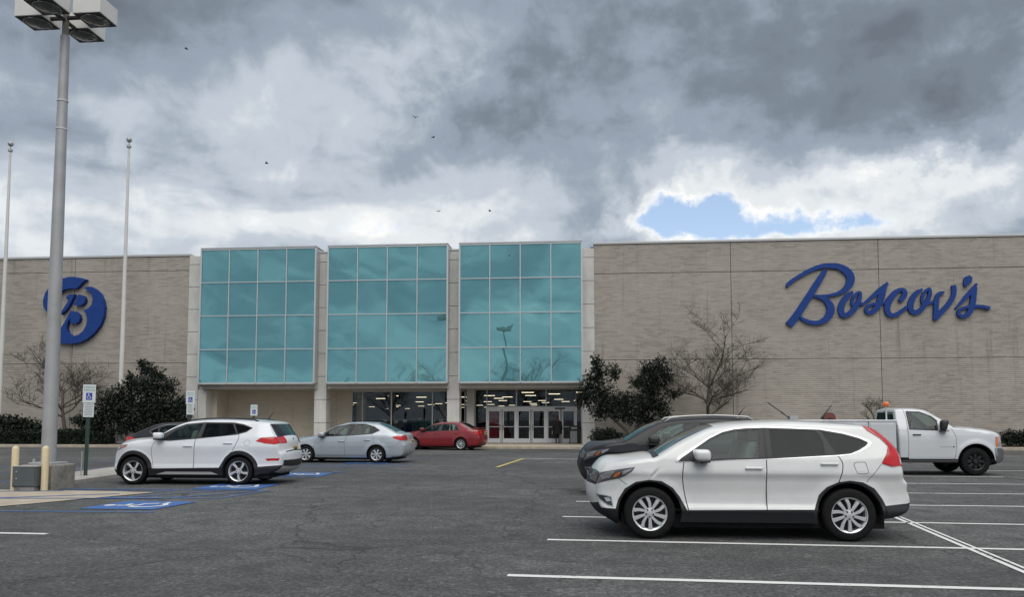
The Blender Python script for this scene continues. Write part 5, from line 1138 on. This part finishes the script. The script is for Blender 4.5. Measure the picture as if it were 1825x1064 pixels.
def E7(x, y): return ((x - 228) / 228.6, (793 - y) / 237)
ELA = dict(paint='silver', cat='sedan', hw=.885, wb=2.65, r=.312, rim=.20, arch=.365, sill=.20, tw=.2, wheel='cap', inset=.035,
  sect=[(0, .12), (.2, .08), (.3, .04), (.45, .03), (.62, .025), (.78, .035), (.92, .06), (.98, .075), (1.48, .33)], plan=(.24, .9, .16, .7), flare=.016,
  top=[(-.50, .20, .14, .05), (-.64, .30, .2, .08), (-.68, .48, .22, .1), (-.62, .65, .2, .1), (-.45, .78, .14, .1), (-.15, .87, .08, .09), (.2, .935, .06, .08), (.46, .985, .05, .05), (.58, 1.05, .05, .05), (.93, 1.265, .06, .05), (1.28, 1.395, .05, .06), (1.58, 1.44, .04, .08), (1.98, 1.46, .03, .08), (2.33, 1.445, .03, .08), (2.62, 1.405, .04, .06), (3.0, 1.245, .05, .06), (3.32, 1.085, .05, .05), (3.42, 1.06, .04, .06), (3.56, 1.045, .04, .05), (3.61, .97, .06, .06), (3.64, .78, .09, .08), (3.68, .64, .1, .06), (3.66, .42, .1, .07), (3.52, .26, .05, .04), (3.3, .22, .02, .03)],
  seg=[('front_bumper', 0, 3, None, 0, 0), ('grille', 3, 3.6, 'black', 0, 0), ('bonnet', 3.6, 6.9, None, 0, 0), ('cowl', 6.9, 7.3, 'black', 0, 0), ('windscreen', 7.3, 10.2, None, .9, 'screen'), ('roof', 10.2, 14, None, 0, 0), ('rear_window', 14, 15.9, None, .84, 'screen'), ('boot_lid', 15.9, 20.6, None, 0, 0), ('rear_bumper', 20.6, 24, None, 0, 0)],
  patch=[('tail_lamp', 18.7, 19.8, .70, .99, 'lens_red', .008), ('badge', 19.0, 19.3, -.05, .05, 'chrome', .012)],
  feat=[('front_door', [E7(345, 565), E7(305, 620), E7(310, 735), E7(565, 738), E7(575, 560)], None, 0), ('rear_door', [E7(575, 558), E7(565, 738), E7(740, 735), E7(760, 670), E7(810, 640), E7(845, 560), E7(780, 545)], None, 0),
        ('gap', [E7(345, 565), E7(308, 620), E7(300, 735)], 'gap', -.004, .009), ('gap', [E7(580, 556), E7(562, 620), E7(568, 740)], 'gap', -.004, .010), ('gap', [E7(790, 545), E7(810, 600), E7(790, 645)], 'gap', -.004, .009), ('gap', [E7(866, 600), E7(883, 585), E7(900, 600), E7(883, 616), E7(866, 600)], 'gap', -.003, .006), ('gap', [E7(905, 650), E7(980, 645), E7(1040, 600)], 'gap', -.003, .006),
        ('window_surround', [E7(335, 572), E7(385, 532), E7(470, 482), E7(600, 457), E7(720, 458), E7(800, 480), E7(857, 515), E7(790, 546), E7(600, 560), E7(390, 570)], 'black', .003),
        ('front_window', [E7(392, 561), E7(395, 535), E7(480, 488), E7(598, 466), E7(574, 554)], 'glass_front', -.003), ('rear_window_glass', [E7(628, 465), E7(720, 467), E7(772, 484), E7(768, 540), E7(606, 553)], 'glass_front', -.003), ('quarter_window', [E7(790, 488), E7(848, 515), E7(782, 538)], 'glass_dark', -.003),
        ('tail_lamp', [E7(964, 570), E7(1000, 557), E7(1080, 560), E7(1080, 600), E7(1030, 600), E7(985, 585)], 'lens_red', .008), ('head_lamp', [(-.75, .60), (-.5, .68), (-.28, .78), (-.4, .78), (-.6, .72)], 'lens_clear', .006), ('sill_strip', [(.35, .27), (2.25, .27), (2.25, .21), (.35, .21)], None, .012)],
  seatx=1.0, dash=(.45, .94), mirror=(.62, .99), handles=[E7(532, 606), E7(755, 596)], plate=(3.757, .69), floor=.33, seatmat='seat')
ELA['antenna'] = (2.5, 1.45)
car('silver_sedan', 'silver sedan in the second accessible bay', near(-9.87, 27.23, .885, 1.), rad(-2.4), ELA, .995)
DRK = dict(ELA); DRK['paint'] = 'charcoal'; DRK.pop('antenna'); DRK['wheel'] = 'multi'; DRK['seatmat'] = 'seat_dark'
DRK['feat'] = ELA['feat'] + [('gap', [E7(390, 568), E7(600, 558), E7(780, 545), E7(850, 514), E7(800, 482), E7(720, 460), E7(600, 459)], 'chrome', .006, .016)]
car('charcoal_sedan', 'charcoal sedan half hidden behind the white hatchback SUV', (-12.0, 25.9, 0), math.pi, DRK, .985)

def C7(x, y): return ((x - 1165) / 156.5, (685 - y) / 168)
COR = dict(ELA); COR.pop('antenna'); COR.update(paint='red', wb=2.6, wheel='multi', rim=.215, r=.317, arch=.365,
  top=[(-.55, .20, .14, .05), (-.72, .30, .18, .08), (-.74, .48, .2, .1), (-.66, .66, .18, .1), (-.45, .79, .14, .1), (-.1, .89, .08, .09), (.2, .95, .06, .08), (.44, .99, .05, .05), (.55, 1.04, .05, .05), (.85, 1.25, .06, .05), (1.12, 1.35, .05, .06), (1.5, 1.41, .04, .08), (1.8, 1.425, .03, .08), (2.1, 1.42, .03, .08), (2.48, 1.36, .04, .06), (2.82, 1.20, .05, .06), (3.10, 1.07, .05, .05), (3.25, 1.045, .04, .06), (3.44, 1.04, .04, .05), (3.50, .95, .06, .06), (3.53, .78, .09, .08), (3.56, .64, .1, .06), (3.55, .40, .1, .07), (3.42, .25, .05, .04), (3.2, .22, .02, .03)],
  feat=[('front_door', [C7(1225, 530), C7(1195, 570), C7(1200, 650), C7(1390, 652), C7(1400, 525)], None, 0), ('rear_door', [C7(1400, 525), C7(1390, 652), C7(1510, 648), C7(1530, 610), C7(1555, 575), C7(1560, 510)], None, 0),
        ('gap', [C7(1228, 530), C7(1196, 570), C7(1200, 652)], 'gap', -.004, .010), ('gap', [C7(1402, 520), C7(1390, 580), C7(1391, 655)], 'gap', -.004, .011), ('gap', [C7(1556, 515), C7(1556, 570), C7(1530, 608)], 'gap', -.004, .010),
        ('window_surround', [C7(1222, 530), C7(1290, 478), C7(1360, 462), C7(1420, 458), C7(1510, 460), C7(1540, 480), C7(1556, 516), C7(1400, 522), C7(1240, 532)], 'black', .002),
        ('front_window', [C7(1246, 526), C7(1300, 484), C7(1395, 466), C7(1392, 518)], 'glass_front', -.003), ('rear_window_glass', [C7(1412, 466), C7(1470, 465), C7(1475, 514), C7(1408, 518)], 'glass_front', -.003), ('quarter_window', [C7(1482, 466), C7(1510, 468), C7(1545, 512), C7(1484, 514)], 'glass_front', -.003),
        ('tail_lamp', [C7(1672, 540), C7(1695, 525), C7(1760, 520), C7(1760, 560), C7(1720, 562)], 'lens_red', .010), ('head_lamp', [(-.78, .60), (-.5, .68), (-.3, .78), (-.42, .78), (-.62, .72)], 'lens_clear', .006), ('sill_strip', [(.35, .29), (2.2, .29), (2.2, .21), (.35, .21)], None, .012)],
  handles=[C7(1362, 545), C7(1528, 540)], mirror=(.52, 1.02), plate=(3.64, .80), dash=(.42, .96))
rc = car('red_sedan', 'red sedan with boot spoiler parked nearest the entrance', near(-8.45, 39.28, .885, 1.), rad(-11), COR, 1.)
MB().bbox(3.30, 3.52, -.62, .62, 1.12, 1.145, .01).bbox(3.36, 3.44, -.6, -.56, 1.04, 1.125, .01).bbox(3.36, 3.44, .56, .6, 1.04, 1.125, .01).build('spoiler', M['red'], rc)

# ---- white service pickup
def K(x, y): return ((1463 - x) / 263, (690 - y) / 263)
TRK = dict(paint='truck_white', cat='truck', hw=.98, wb=3.38, r=.392, rim=.235, arch=.50, arches=(0,), sill=.46, tw=.26, wheel='steel', inset=.04, rows=1, drv=.4,
  sect=[(0, .10), (.40, .05), (.5, .03), (.75, .02), (1.0, .02), (1.12, .03), (1.30, .07), (1.36, .09), (1.86, .28)], plan=(.14, .6, .02, .3), flare=.03,
  top=[(-.58, .34, .10, .04), (-.74, .38, .12, .05), (-.80, .48, .14, .05), (-.80, .76, .14, .05), (-.74, .81, .12, .05), (-.73, 1.04, .12, .08), (-.68, 1.15, .1, .08), (-.50, 1.225, .08, .08), (.09, 1.31, .06, .08), (.48, 1.335, .05, .05), (.57, 1.37, .05, .05), (.82, 1.56, .06, .05), (1.17, 1.795, .05, .05), (1.40, 1.85, .04, .08), (1.80, 1.87, .03, .08), (2.0, 1.855, .02, .06), (2.04, 1.80, .01, .04), (2.045, 1.72, .01, .03), (2.05, 1.42, .01, .03), (2.03, .60, .01, .03), (2.0, .46, .01, .02)],
  seg=[('front_bumper', 0, 3.7, 'chrome', 0, 0), ('grille', 3.7, 5.6, 'chrome', 0, 0), ('bonnet', 5.6, 8.8, None, 0, 0), ('cowl', 8.8, 9.6, 'black', 0, 0), ('windscreen', 9.6, 12.3, None, .88, 'screen'), ('roof', 12.3, 16.6, None, 0, 0), ('rear_window', 16.6, 18, None, .84, 'glass_front'), ('cab_back', 18, 20, None, 0, 0)],
  patch=[('grille_mesh', 4.0, 5.4, -.62, .62, 'black', .006), ('tail_marker', 16.1, 16.35, -.12, .12, 'lens_dark_red', .012)],
  feat=[('rocker', [(.3, .50), (2.2, .50), (2.2, .3), (.3, .3)], 'black', -.01), ('front_door', [K(995, 225), K(990, 568), K(1335, 575), K(1325, 350), K(1215, 262), K(1120, 212)], None, 0), ('gap', [K(985, 205), K(995, 300), K(990, 568)], 'gap', -.005, .011), ('gap', [K(1300, 345), K(1328, 420), K(1318, 540), K(1305, 575)], 'gap', -.005, .010),
        ('window_seal', [K(1000, 217), K(1100, 220), K(1178, 254), K(1212, 286), K(1208, 362), K(1004, 354)], 'black', .003), ('front_window', [K(1010, 225), K(1098, 229), K(1168, 260), K(1200, 290), K(1196, 354), K(1014, 347)], 'glass_front', -.003),
        ('head_lamp', [K(1612, 408), K(1680, 400), K(1680, 484), K(1612, 478)], 'lens_clear', .008), ('indicator', [K(1606, 408), K(1626, 406), K(1626, 478), K(1606, 478)], 'amber', .012), ('front_bumper_end', [K(1596, 486), K(1720, 490), K(1720, 640), K(1606, 606)], 'chrome', .012), ('badge', [K(1212, 476), K(1296, 476), K(1296, 482), K(1212, 482)], 'coping', .006), ('badge', circ(*K(1308, 479), .02, 10), 'black', .006)],
  seatx=1.30, cabend=2.0, dash=(.55, 1.25), mirror=(.86, 1.36), mirmat='black', mirx=.09, mirz=.15, handles=[K(1052, 391)], hanmat='black', floor=.62)
tk = car('service_pickup', 'white pickup truck with a service body and orange beacon', (10.92, 22.64 + .82, 0), math.pi, TRK, 1.)
sbm = M['truck_white']
sbd = MB().box(2.12, 5.0, -.62, .62, .62, .70).box(2.12, 2.16, -.96, .96, .70, 1.50).build('service_body', sbm, tk)
for sd in (-1, 1):
    y0, y1 = sorted((sd * .985, sd * .63))
    for (a, b, z0) in ((2.13, 2.86, .55), (2.875, 3.885, .98), (3.90, 5.0, .55)):
        c = MB().bbox(a, b, y0, y1, z0, 1.50, .012, 1).build('locker', sbm, sbd); yy = sd * .99
        MB().bbox(a + .05, b - .05, min(yy - .008, yy + .004), max(yy + .008, yy - .004), z0 + .05, 1.44, .006, 1).build('locker_door', sbm, tk)
        MB().bbox((a + b) / 2 - .06, (a + b) / 2 + .06, yy - .014, yy + .014, 1.02, 1.08, .006, 1).build('locker_latch', M['chrome'], tk)
    MB().bbox(2.10, 5.02, y0 - .01, y1 + .01, 1.502, 1.55, .015, 1).build('top_rail', sbm, sbd)
MB().box(4.96, 5.0, -.62, .62, .702, 1.2).build('tailgate', sbm, tk); MB().bbox(5.0, 5.12, -.98, .98, .50, .62, .02).build('rear_bumper', M['galv'], tk)
MB().box(.6, 4.98, -.5, -.38, .45, .615).box(.6, 4.98, .38, .5, .45, .615).build('chassis_rail', M['dark'], tk)
MB().bbox(.5, 2.0, -.99, -.8, .36, .43, .015).build('side_step', M['black'], tk); MB().bbox(.5, 2.0, .8, .99, .36, .43, .015).build('side_step', M['black'], tk)
bc = MB().tube([(2.28, .72, 1.54), (2.28, .72, 1.93)], .022, 8).build('beacon_pole', M['truck_white'], tk)
MB().lathe([(.0, 1.92), (.06, 1.92), (.085, 1.95), (.085, 2.03), (.06, 2.06), (0, 2.065)], 14, 'Z', (2.28, .72, 0)).build('beacon', mat('beacon_orange', (.75, .17, .03), .3, coat=.6), bc, True)
MB().lathe([(.0, -.05), (.17, -.05), (.17, -.035), (.1, -.03), (.1, .03), (.17, .035), (.17, .05), (0, .05)], 22, 'Y', (3.62, 0, 1.60)).build('cable_reel', mat('reel_rust', (.16, .05, .035), .7), tk, auto=40)
MB().box(3.55, 3.69, -.07, -.055, .7, 1.6).box(3.55, 3.69, .055, .07, .7, 1.6).build('reel_stand', M['black'], tk)
MB().tube([(4.86, .78, 1.52), (5.55, .70, 2.05)], .016, 6).ellip((5.16, .745, 1.75), (.03, .03, .03), 8, 6).build('probe_rod', M['black'], tk)
MB().bbox(4.75, 4.98, .60, .85, 1.552, 1.66, .01).build('rod_bracket', M['galv'], tk)
